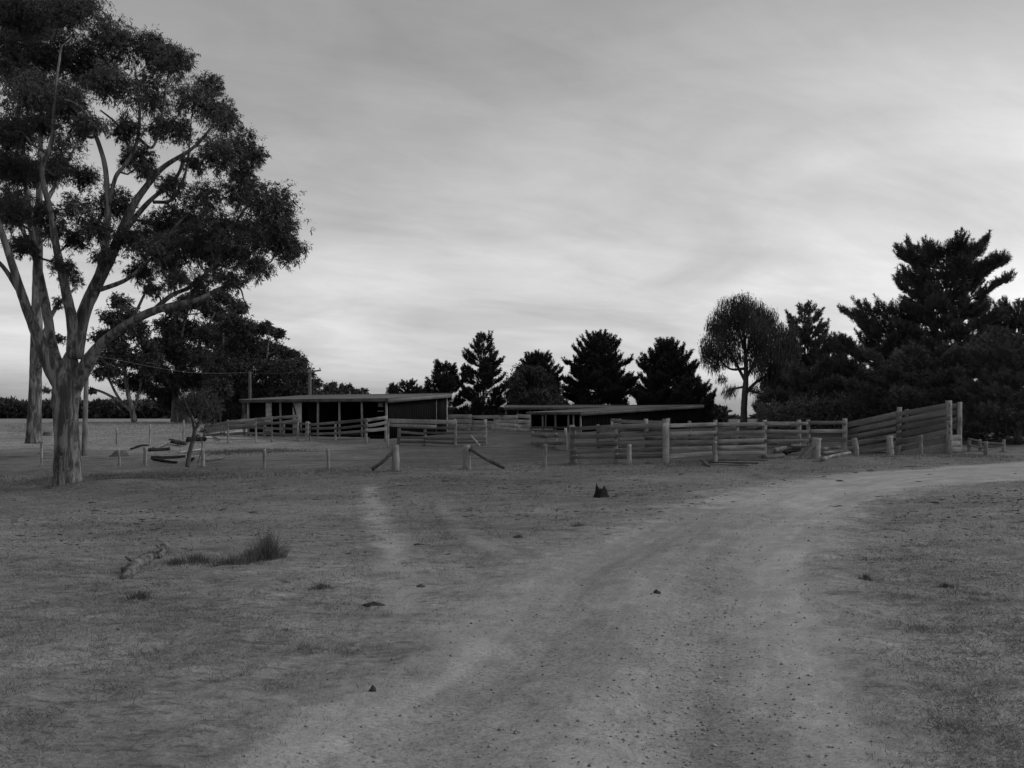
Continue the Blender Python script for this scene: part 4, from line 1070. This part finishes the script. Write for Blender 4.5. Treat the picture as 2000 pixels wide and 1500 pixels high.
# weeping she-oak
def she_oak():
    global rng
    keep = rng; rng = np.random.default_rng(31)
    d = 80.0; x = (1452 - 1000) / F * d
    r = thing('weeping_tree', 'weeping tree with fine hanging foliage and a clear dark trunk', 'tree', (x, d, g0(x, d)))
    mt, ml = MB(), MB()
    skel = [
        [(1452, 850, 16, 0), (1453, 800, 13, 0), (1455, 765, 12, 0), (1457, 735, 10, 0), (1456, 690, 7, 0), (1452, 640, 5, 0), (1450, 600, 3, 0)],
        [(1455, 770, 8, 0), (1475, 748, 6, 0.3), (1495, 735, 4, 0.5), (1520, 700, 3, 0.8)], [(1456, 740, 7, 0), (1478, 700, 5, -0.5), (1500, 650, 3, -0.8), (1515, 625, 2, -1)],
        [(1456, 745, 7, 0), (1435, 705, 5, 0.4), (1415, 670, 3, 0.6), (1400, 640, 2, 0.6)], [(1456, 720, 6, 0), (1425, 720, 4, -0.6), (1400, 695, 3, -1), (1385, 670, 2, -1.2)],
        [(1456, 700, 6, 0), (1470, 650, 4, 0.6), (1480, 610, 2, 0.8)], [(1456, 690, 5, 0), (1440, 640, 4, -0.6), (1425, 605, 2, -0.8)], [(1455, 760, 6, 0), (1500, 770, 3, -0.3), (1530, 745, 2, -0.5)],
        [(1455, 755, 5, 0), (1432, 760, 3, 0.2), (1420, 765, 2, 0.3)]]
    S = []
    for l in skel:
        q = np.array([np.append(P(a[0], a[1], d + a[3]), a[2] / F * d / 2) for a in l]); s = spline(q, len(l) * 5)
        tube(mt, s[:, :3], np.maximum(s[:, 3], 0.012), 8, rough=0.03); S.append(s)
    S = np.vstack(S)
    cl = [(1450, 600, 24), (1425, 612, 22), (1475, 612, 22), (1500, 625, 20), (1408, 640, 22), (1440, 640, 24), (1475, 645, 24), (1512, 650, 24), (1535, 670, 22), (1395, 680, 24), (1480, 690, 26), (1515, 695, 26), (1545, 705, 20), (1385, 705, 16), 
          (1500, 735, 26), (1535, 740, 24), (1550, 690, 16), (1520, 775, 20), (1422, 772, 8), (1430, 765, 8), (1545, 775, 16), (1500, 765, 14), (1395, 645, 12), (1425, 690, 17), (1410, 708, 15), (1442, 705, 13), (1432, 668, 18), (1412, 662, 17), (1395, 722, 11), (1550, 790, 16), (1520, 800, 18), (1490, 785, 13), (1545, 655, 10), (1490, 670, 22), (1530, 690, 24), (1460, 625, 22), (1490, 640, 20), (1555, 730, 18), (1480, 720, 20), (1535, 720, 24), (1510, 755, 22), (1380, 690, 12), (1550, 760, 18), (1410, 745, 9), (1470, 765, 9)]
    for (px, py, rp) in cl:
        cen = P(px, py - 6, d + rng.uniform(-1.8, 1.8)); rm = rp / F * d * rng.uniform(0.95, 1.3)
        k = np.argmin(np.linalg.norm(S[:, :3] - cen, axis=1) + 0.7 * np.maximum(S[:, 2] - cen[2], 0))
        branch(mt, S[k, :3], cen, 0.04, 0.015, 0.1, up=0.3)
        n = int(1150 * (rm / 0.9) ** 2)
        v = unit(rng.normal(size=(n, 3))) * (rm * rng.random(n) ** 0.4)[:, None]
        v += rng.normal(size=v.shape) * 0.12
        p0 = cen + v
        out = unit(v * np.array([1, 1, 0])) * 0.25 + rng.normal(size=v.shape) * 0.12
        L = 0.14 + 0.50 * rng.random(n) ** 2.0; w = 0.014 + 0.012 * rng.random(n)
        sd = unit(np.cross(out + np.array([0, 0, -1.0]), rng.normal(size=v.shape)))
        p1 = p0 + (out + np.array([0, 0, -0.15])) * (L * 0.4)[:, None]
        p2 = p1 + (out * 0.4 + np.array([0, 0, -0.95])) * (L * 0.75)[:, None]
        W = w[:, None] * sd
        ml.quads(np.stack([p0 - W / 2, p0 + W / 2, p1 + W, p1 - W], 1)); ml.quads(np.stack([p1 - W, p1 + W, p2 + W / 3, p2 - W / 3], 1))
        for _ in range(5):
            branch(mt, cen, cen + unit(rng.normal(size=3)) * rm * 0.8, 0.014, 0.006, 0.1, n=5, sides=4)
    mt.build('trunk', M['dark_bark'], r, smooth=True); ml.build('crown', M['she_oak_leaf'], r)
    rng = keep
she_oak()

# far wood along the left skyline and understorey behind the yards (each reads as one mass)
def wood(name, label, d, px0, px1, topf, basey, n, L, W, mat, thick, amp=1.0):
    m = MB()
    px = rng.uniform(px0, px1, n); dd = d + rng.uniform(0, thick, n)
    top = topf(px) + amp * (8 * vnoise(px * 0.12, px * 0 + 3, 6) + 5 * vnoise(px * 0.45, px * 0 + 9, 7) + 14 * (amp > 1) * vnoise(px * 0.035, px * 0 + 5, 8)) + amp * 3 * rng.normal(size=n) * (amp > 1)
    t = rng.random(n) ** 1.3
    zt = -(top - HZ) / F * d
    x = (px - 1000) / F * dd
    zb = Gs(x, dd)
    p = np.stack([x, dd, zb + (zt - zb) * (1 - t)], 1)
    leaf_cards(m, p, unit(rng.normal(size=(n, 3)) + np.array([0, 0, 0.5])), L * (0.5 + rng.random(n)), W * (0.5 + rng.random(n)), 0.5)
    tag(m.build(name, M[mat]), label, 'wood', kind='stuff')
wood('far_wood', 'dark wooded skyline beyond the pale field at left', 210, -120, 520, lambda p: 789 + 0 * p, 818, 26000, 1.3, 0.6, 'pine_leaf', 25)
wood('understorey', 'dark undergrowth under the pines between the sheds', 100, 840, 1420, lambda p: 800 + 0 * p, 830, 16000, 0.5, 0.2, 'pine_leaf', 6)
wood('understorey', 'dark scrub under the windbreak behind the loading race', 66, 1480, 2080, lambda p: 800 - 25 * sstep(1500, 1700, p), 850, 42000, 0.30, 0.07, 'windbreak_leaf', 6, 2.2)
wood('understorey', 'dark undergrowth under the gum belt behind the long shed', 112, 395, 640, lambda p: 775 + 0 * p, 830, 14000, 0.6, 0.25, 'gum_leaf_far', 6)

# ------------------------------------------------------------------ logs, stumps, tussocks, litter
def log_obj(name, label, pts, r0, r1, mat='log', cat='log', group=None, n=10, rough=0.07):
    m = MB(); tube(m, spline(pts, 12), np.linspace(r0, r1, 12), n, rough=rough)
    return tag(m.build(name, M[mat]), label, cat, group)
def gp(px, py, dz=0.0):
    x, d = ground_at(px, py)
    return np.array([x, d, g0(x, d) + dz])
m = MB()
lp = spline([gp(246, 1130, .02), gp(262, 1112, .06), gp(280, 1100, .045), gp(298, 1090, .06), gp(312, 1086, .05), gp(325, 1076, .07)], 34)
lp = lp + rng.normal(size=lp.shape) * 0.008
lr = np.interp(np.linspace(0, 1, 34), [0, .15, .3, .45, .6, .8, 1], [0.05, .085, .055, .078, .05, .07, .06]) * (1 + 0.10 * rng.normal(size=34))
tube(m, lp, lr, 14, rough=0.13)
for k_ in (9, 20, 29):
    tube(m, [lp[k_], lp[k_] + (0.10 * rng.normal(), -0.05, 0.10)], [0.03, 0.012], 7, rough=0.1)
tag(m.build('fallen_log', M['fallen_log']), 'pale crooked fallen log lying in the grass beside the rushes', 'log')
def stump(label, px, py, r, h, mat, jag=0.12, name='tree_stump'):
    c = gp(px, py); n = 14
    rows_ = []
    for k, (hh, rr) in enumerate(((-0.1, 1.35), (0.0, 1.25), (0.12 * h, 1.05), (0.5 * h, 0.9), (0.8 * h, 0.8))):
        for j in range(n):
            a = 2 * math.pi * j / n; q = r * rr * (1 + 0.12 * math.sin(3 * a + px) + 0.06 * rng.normal())
            rows_.append(c + np.array([q * math.cos(a), q * math.sin(a), hh]))
    for j in range(n):
        a = 2 * math.pi * j / n; q = r * 0.62
        rows_.append(c + np.array([q * math.cos(a), q * math.sin(a), h * (0.92 + jag * (math.sin(2 * a + 1.2) + 0.8 * rng.normal()))]))
    f = []
    for k in range(5):
        for j in range(n):
            f.append((k * n + j, k * n + (j + 1) % n, (k + 1) * n + (j + 1) % n, (k + 1) * n + j))
    m = MB(); m.add(rows_, f); m.F.append(np.array([np.arange(n) + 5 * n]))
    return tag(m.build(name, M[mat]), label, 'stump')
c_ = gp(1174, 974); m = MB()
n_ = 16; A_ = np.linspace(0, 2 * np.pi, n_, endpoint=False)
prof_ = 0.16 * (1 + 0.12 * np.sin(3 * A_ + 1) + 0.08 * rng.normal(size=n_))
hh_ = 0.20 + 0.14 * np.clip(np.cos(A_ - 2.9), 0, 1) ** 2 + 0.10 * np.clip(np.cos(A_ + 0.5), 0, 1) ** 3 + 0.02 * rng.normal(size=n_)
rings_ = [(1.45, -0.05, 0), (1.25, 0.02, 0), (1.0, 0.0, 0.35), (0.9, 0.0, 0.7), (0.74, 0.0, 1.0), (0.5, -0.03, 0.8), (0.2, 0.0, 0.55)]
v_ = [c_ + np.stack([prof_ * a_ * np.cos(A_), prof_ * a_ * np.sin(A_), b_ + hh_ * k_], 1) for a_, b_, k_ in rings_]
m.add(np.concatenate(v_), np.concatenate([np.stack([np.arange(n_) + i * n_, (np.arange(n_) + 1) % n_ + i * n_, (np.arange(n_) + 1) % n_ + (i + 1) * n_, np.arange(n_) + (i + 1) * n_], 1) for i in range(len(rings_) - 1)]))
m.F.append(np.array([np.arange(n_) + (len(rings_) - 1) * n_]))
tag(m.build('tree_stump', M['char']), 'black charred stump standing alone at the road side', 'stump')
stump('low dark stump in the grass left of the wood heap', 236, 890, 0.45, 0.28, 'dark_log')
stump('small dark stump beside the foot of the second gum', 93, 852, 0.35, 0.35, 'dark_log')
def clod_mesh(px, py, rx, rz, mat='dung', name='dung_clod'):
    c = gp(px, py); m = MB(); n, k = 10, 5
    vs = []
    for i in range(k):
        t = i / (k - 1); rr = math.cos(t * math.pi / 2 * 0.96); z = math.sin(t * math.pi / 2)
        for j in range(n):
            a = 2 * math.pi * j / n; q = rx * rr * (1 + 0.25 * rng.normal() * (0.5 if i else 1))
            vs.append(c + np.array([q * math.cos(a), q * math.sin(a) * 0.8, rz * z * (1 + 0.15 * rng.normal()) - 0.01]))
    f = [(i * n + j, i * n + (j + 1) % n, (i + 1) * n + (j + 1) % n, (i + 1) * n + j) for i in range(k - 1) for j in range(n)]
    m.add(vs, f); m.F.append(np.array([np.arange(n) + (k - 1) * n]))
    return m.build(name, M[mat])
def px2m(px, py, w):
    return w / F * ground_at(px, py)[1]
named = [(729, 1176, 22, 'large dark oval dung pat in the grass left of the wheel track'), (820, 1066, 15, 'ragged dung clod beside the middle of the wheel track'), (1012, 1051, 12, 'crumbled dung clod between the wheel track and the road'),
         (1038, 989, 9, 'rounded clod in the bare ground left of the charred stump'), (822, 1142, 10, 'flat dung pat on the pale wheel track'), (1203, 973, 7, 'dark clod touching the charred stump'),
         (1150, 967, 7, 'broken clod just left of the charred stump'), (728, 1351, 9, 'dark clod at the near left edge of the road'), (1283, 1168, 8, 'short dark stick clod lying on the open road')]
for px, py, w, lb in named:
    w_ = px2m(px, py, w)
    tag(clod_mesh(px, py, w_, max(0.04, 0.3 * w_)), lb, 'dung')
spots = [(495, 1000), (345, 1027), (300, 1035), (375, 1032), (500, 988), (585, 985), (440, 982), (285, 980), (180, 981), (650, 940), (722, 975), (782, 950), (870, 942), (905, 980), (908, 1008), (942, 1007), (985, 937), (1075, 945), (560, 938), (615, 978), (618, 1057), (680, 1080),
         (800, 1085), (875, 1082), (735, 1072), (1065, 1060), (1195, 958), (1240, 940), (1330, 930), (1370, 948), (1415, 962), (1460, 943), (1510, 945), (1545, 928), (1610, 930), (1670, 923), (1700, 918), (1775, 912), (1815, 926), (1640, 938), (845, 1190), (990, 1190), (920, 1215), (1000, 1205), (780, 1145),
         (560, 1140), (605, 1150), (345, 1237), (230, 1232), (420, 950), (470, 945), (520, 955), (1290, 1000), (1350, 985), (700, 1260), (760, 1255), (640, 1320), (880, 1280), (1060, 1310), (1190, 1280), (1545, 1345), (1470, 1390), (1580, 1330), (1555, 1215), (1640, 1255), (1730, 1052), (1640, 985), (1765, 1040), (1905, 1055), (1905, 985)]
for px, py in spots:
    w_ = px2m(px, py, rng.uniform(4.5, 9)) * (0.55 if py > 1150 else 1)
    tag(clod_mesh(px, py, w_, max(0.02, 0.3 * w_)), 'small dark clod of dung or earth scattered on the bare paddock', 'clod', 'small clods scattered over the paddock')

def tussock(label, px, py, r, h, n, mat='rush', group=None, w=0.006, name='rush_tussock', spread=0.55):
    n = int(n * 0.55); c = gp(px, py); m = MB()
    a = rng.random(n) * 6.283; q = r * np.minimum(np.abs(rng.normal(size=n)) * 0.55, 1.05)
    b = c + np.stack([q * np.cos(a), q * np.sin(a) * 0.8, np.full(n, -0.02)], 1)
    out = np.stack([np.cos(a), np.sin(a), np.zeros(n)], 1) * np.minimum(q / r, 1)[:, None] * spread + rng.normal(size=(n, 3)) * 0.12
    L = h * (0.35 + 0.75 * rng.random(n)) * np.exp(-0.6 * (q / r) ** 2)
    m1 = b + (out * 0.5 + np.array([0, 0, 1.0])) * (L * 0.55)[:, None]
    t = m1 + (out * 1.6 + np.array([0, 0, 0.8])) * (L * 0.5)[:, None]
    s = unit(np.cross(out + np.array([0, 0, 1.0]), rng.normal(size=(n, 3)))) * w / 2
    m.quads(np.stack([b - s, b + s, m1 + s * 0.8, m1 - s * 0.8], 1)); m.tris(np.stack([m1 - s * 0.8, m1 + s * 0.8, t], 1))
    return tag(m.build(name, M[mat]), label, 'tussock', group)
tussock('tallest dark rush tussock at the right end of the rush patch', 523, 1088, 0.23, 0.42, 1500)
tussock('low rushes between the fallen log and the tallest tussock', 455, 1098, 0.35, 0.16, 1300)
tussock('thin low rushes behind the end of the fallen log', 385, 1093, 0.40, 0.17, 1300)
tussock('short rushes joining the tall tussock to the low ones', 490, 1092, 0.25, 0.24, 1000)
tussock('sparse rushes at the left tip of the rush patch by the log', 343, 1098, 0.25, 0.13, 700)
tussock('small lone tussock below the fallen log', 272, 1172, 0.16, 0.12, 700)
tussock('small faint tussock midway between the rushes and the wheel track', 628, 1148, 0.12, 0.10, 800)
tussock('small tussock on the right verge nearer the road', 1690, 1138, 0.13, 0.10, 500)
tussock('small dark tussock at the far right of the verge', 1845, 1153, 0.12, 0.08, 500)
tussock('low tussock in the bare ground below the charred stump', 1130, 1030, 0.22, 0.14, 500)
tussock('flat dry tussock at the left of the near grass', 560, 1228, 0.10, 0.05, 250)

# wood heap left of the pens
heap = 'timbers of the wood heap by the sapling'
for lb, pts, r_, mt_ in (
    ('pale barkless log on the wood heap nearest the stump', [gp(300, 880, .15), gp(334, 868, .25)], 0.13, 'log'),
    ('dark log under the pale one in the wood heap', [gp(290, 882, .1), gp(332, 880, .1)], 0.16, 'char'),
    ('black twisted branch at the left of the wood heap', [gp(256, 878, .05), gp(275, 874, .12), gp(290, 872, .12)], 0.10, 'char'),
    ('short dark log standing across the wood heap middle', [gp(335, 868, .25), gp(362, 872, .22)], 0.24, 'dark_log'),
    ('black log behind the sapling trunk', [gp(365, 866, .25), gp(402, 864, .25)], 0.26, 'char'),
    ('pale stick leaning at the right of the wood heap', [gp(412, 855, .1), gp(430, 861, .08)], 0.08, 'log'),
    ('dark branch lying low before the wood heap', [gp(295, 897, .12), gp(362, 893, .1)], 0.13, 'char'),
    ('long dark fallen branch in weeds left of the sapling', [gp(300, 903, .12), gp(345, 906, .06)], 0.11, 'char'),
    ('pale half buried log right of the sapling', [gp(400, 902, .08), gp(441, 897, .12)], 0.10, 'log'),
    ('black stub of timber at the foot of the sapling', [gp(372, 902, .05), gp(378, 908, .35)], 0.13, 'char')):
    log_obj('log', lb, [pts[0], (np.array(pts[0]) + pts[-1]) / 2 + rng.normal(size=3) * 0.03, pts[-1]] if len(pts) == 2 else pts, r_ * 0.68, r_ * 0.55, mt_, group=heap, rough=0.16, n=9)
m = MB(); beam(m, gp(350, 886, .06), gp(394, 878, .06), 0.14, 0.05, jit=0.01)
tag(m.build('plank', M['pale_board']), 'pale plank lying on the ground behind the sapling trunk', 'plank')
# timber by the cattle yard
hp2 = 'old timbers stacked before the cattle yard'
for lb, a, b, r_, mt_ in (
    ('pale short log on the left of the stacked timbers', gp(1512, 886, .15), gp(1535, 884, .2), 0.13, 'log'),
    ('long grey log on the bare ground before the stack', gp(1491, 899, .1), gp(1530, 895, .1), 0.13, 'weathered'),
    ('tangled dark branch in the middle of the stack', gp(1532, 890, .12), gp(1562, 888, .25), 0.13, 'char'),
    ('grey pole on the top of the stack behind the thick strainer', gp(1545, 884, .32), gp(1585, 883, .3), 0.08, 'log'),
    ('upper pale pole right of the thick strainer post', gp(1608, 889, .25), gp(1640, 884, .25), 0.09, 'log'),
    ('middle pale pole right of the thick strainer post', gp(1606, 892, .15), gp(1655, 886, .15), 0.09, 'log'),
    ('long pale pole lowest right of the thick strainer post', gp(1606, 903, .1), gp(1660, 890, .12), 0.10, 'log')):
    log_obj('log', lb, [a, (a + b) / 2 + rng.normal(size=3) * 0.02, b], r_, r_ * 0.85, mt_, group=hp2)
for lb, a, b in (('upper pale sawn rail lying before the cattle yard', gp(1390, 901, .05), gp(1502, 902, .05)), ('lower sawn rail lying nearest the wire fence', gp(1372, 908, .05), gp(1464, 911, .05)), ('middle dark sawn rail lying before the cattle yard', gp(1385, 905, .05), gp(1480, 907, .06)), ('short slanting rail at the left of the fallen rails', gp(1368, 902, .12), gp(1385, 913, .05))):
    m = MB(); beam(m, a, b, 0.09, 0.06, jit=0.01); tag(m.build('fallen_rail', M['dark_log' if 'dark' in lb or 'slant' in lb else 'weathered']), lb, 'rail', 'fallen rails before the cattle yard')

# ------------------------------------------------------------------ grass and gravel (uncountable)
def blades(name, label, x, y, h, w, mat, lie=1.2):
    n = len(x); z = G(x, y)
    b = np.stack([x, y, z - 0.004], 1)
    d = unit(np.stack([rng.normal(size=n) * lie, rng.normal(size=n) * lie, np.abs(rng.normal(size=n)) * 0.5 + 0.45], 1))
    s = unit(np.cross(d, rng.normal(size=(n, 3)))) * (w / 2)[:, None]
    m = MB(); m.tris(np.stack([b - s, b + s, b + d * h[:, None]], 1))
    return tag(m.build(name, M[mat]), label, 'grass', kind='stuff')
def scatter(n, dmin, dmax, p=1.0):
    d = np.exp(rng.uniform(math.log(dmin), math.log(dmax), n)); u = rng.uniform(-0.60, 0.60, n)
    return u * d, d
x, y = scatter(330000, 3.6, 45)
pat = vnoise(x * 0.7, y * 0.7, 11) + 0.6 * vnoise(x * 2.3, y * 2.3, 12) + 0.15
k = (rng.random(len(x)) < np.clip(0.45 + 1.6 * pat, 0.06, 1)) & (rng.random(len(x)) > on_road(x, y) * 1.25 + 0.0)
x, y = x[k], y[k]
blades('short_grass', 'short dry grazed grass over the near paddock', x, y, (0.018 + 0.022 * rng.random(len(x))) * (1 + y / 30), 0.0035 * (1 + y / 9), 'grass')
x, y = scatter(46000, 3.6, 16)
k = (x > np.interp(y, Rb[:, 1], Rb[:, 0])) & (vnoise(x * 1.5, y * 1.5, 14) > -0.12)
x, y = x[k], y[k]
blades('dry_straw', 'pale dry stalks lying over the right hand verge', x, y, 0.03 + 0.07 * rng.random(len(x)), 0.0035 * (1 + y / 10), 'pale_grass', lie=2.2)
x = rng.uniform(-52, -9, 36000); y = 56 + 62 * rng.random(36000) ** 0.55
k = (x < -17 - 0.12 * (y - 60) + vnoise(x * .1, y * .1, 3) * 6); x, y = x[k], y[k]
blades('field_grass', 'pale long grass in the field behind the left fence', x, y, 0.10 + 0.22 * rng.random(len(x)), np.full(len(x), 0.022), 'grass', lie=0.7)
x = np.concatenate([rng.normal(-17, 3.4, 11000), rng.normal(-15.8, 1.9, 3500)]); y = np.concatenate([rng.normal(43, 1.5, 11000), rng.normal(ground_at(330, 886)[1], 1.1, 3500)])
k = vnoise(x * .7, y * .7, 8) + 0.5 * rng.random(len(x)) > 0.1; x, y = x[k], y[k]
blades('weeds', 'dark rank weeds along the left wire fence', x, y, 0.08 + 0.22 * rng.random(len(x)), np.full(len(x), 0.02), 'rush', lie=0.8)
x = rng.uniform(-13, 24, 26000); y = rng.uniform(42.0, 46, 26000)
k = vnoise(x * .6, y * .6, 9) > 0.02; x, y = x[k], y[k]
blades('fence_grass', 'rough grass along the foot of the wire fence', x, y, 0.06 + 0.12 * rng.random(len(x)), np.full(len(x), 0.02), 'grass', lie=0.9)
# low grass tufts all over the paddock, thicker about the foot of the posts and the big gum
tx, ty = scatter(800, 5, 44)
k = (on_road(tx, ty) < 0.1); tx, ty = tx[k], ty[k]
feet = [(o.matrix_basis.translation, o) for o in bpy.data.objects if o.type == 'MESH' and o.name.split('.')[0] in ('post', 'strainer_post', 'gate_post')]
fx, fy = [], []
for _, o in feet:
    v0 = np.array(o.data.vertices[0].co) + world_loc(o.parent)
    if 40 < v0[1] < 62: fx.append(v0[0]); fy.append(v0[1])
ga = rng.random(26) * 6.283
tx = np.concatenate([tx, fx, fx, -17.3 + 0.75 * np.cos(ga)]); ty = np.concatenate([ty, np.array(fy) - 0.1, np.array(fy) - 0.05, 38 + 0.7 * np.sin(ga)])
nb = 60; sc_ = np.where(ty > 37.5, 0.16, 0.035 + 0.0022 * ty)
X = (tx[:, None] + rng.normal(size=(len(tx), nb)) * sc_[:, None] * 1.1).ravel(); Y = (ty[:, None] + rng.normal(size=(len(tx), nb)) * sc_[:, None] * 1.1).ravel()
hh = np.repeat(sc_, nb) * (0.5 + 0.9 * rng.random(len(X)))
blades('grass_tufts', 'small dry grass tufts about the paddock and the feet of the posts', X, Y, hh, 0.003 * (1 + Y / 9), 'grass', lie=0.8)
# gravel on the road
n = 42000
x, y = scatter(n, 3.8, 26)
st = np.interp(y, [0, 6, 9, 12, 17, 22], [0.6, 1.15, 1.75, 2.4, 3.9, 6.2])
k = (rng.random(n) < on_road(x, y)) & (rng.random(n) < 0.25 + 0.75 * np.exp(-((x - st) / 0.5) ** 2)); x, y = x[k], y[k]
n = len(x); z = G(x, y); s = (0.0025 + 0.009 * rng.random(n) ** 9) * (1 + y / 16)
oct_ = np.array([(1, 0, 0), (0, 1, 0), (-1, 0, 0), (0, -1, 0), (0, 0, 0.8), (0, 0, -0.6)])
vv = np.stack([x, y, z + 0.006], 1)[:, None] + oct_[None] * s[:, None, None] * (0.7 + 0.6 * rng.random((n, 6, 1)))
ff = np.array([(0, 1, 4), (1, 2, 4), (2, 3, 4), (3, 0, 4), (1, 0, 5), (2, 1, 5), (3, 2, 5), (0, 3, 5)])
m = MB(); m.add(vv.reshape(-1, 3), (np.arange(n)[:, None, None] * 6 + ff[None]).reshape(-1, 3))
tag(m.build('gravel', M['stone']), 'small stones and grit scattered over the dirt road', 'gravel', kind='stuff')

# bark chips, twigs and crumbs of dung lying about the paddock
n = 13000
x, y = scatter(n, 8, 48)
k = (rng.random(n) > on_road(x, y) * 0.97) & (rng.random(n) < sstep(6, 22, y) * 0.8) & (vnoise(x * .4, y * .4, 21) + 0.4 * rng.random(n) > 0.12)
x, y = x[k], y[k]; n = len(x)
a = rng.random(n) * 6.283; sz = sstep(4, 26, y) + 0.15; L = (0.012 + 0.13 * rng.random(n) ** 4) * sz; w = (0.008 + 0.035 * rng.random(n) ** 2) * sz; h = (0.006 + 0.014 * rng.random(n)) * sz
c = np.stack([x, y, G(x, y) + h * 0.3], 1)
u_ = np.stack([np.cos(a), np.sin(a), np.zeros(n)], 1); v_ = np.stack([-np.sin(a), np.cos(a), np.zeros(n)], 1)
pts = np.stack([c - u_ * L[:, None], c - v_ * w[:, None], c + u_ * L[:, None], c + v_ * w[:, None], c + np.array([0, 0, 1.0]) * h[:, None], c - np.array([0, 0, 1.0]) * h[:, None]], 1)
ff = np.array([(0, 1, 4), (1, 2, 4), (2, 3, 4), (3, 0, 4), (1, 0, 5), (2, 1, 5), (3, 2, 5), (0, 3, 5)])
m = MB(); m.add(pts.reshape(-1, 3), (np.arange(n)[:, None, None] * 6 + ff[None]).reshape(-1, 3))
tag(m.build('litter', M['dung']), 'dark crumbs of bark and dung strewn over the paddock', 'litter', kind='stuff')
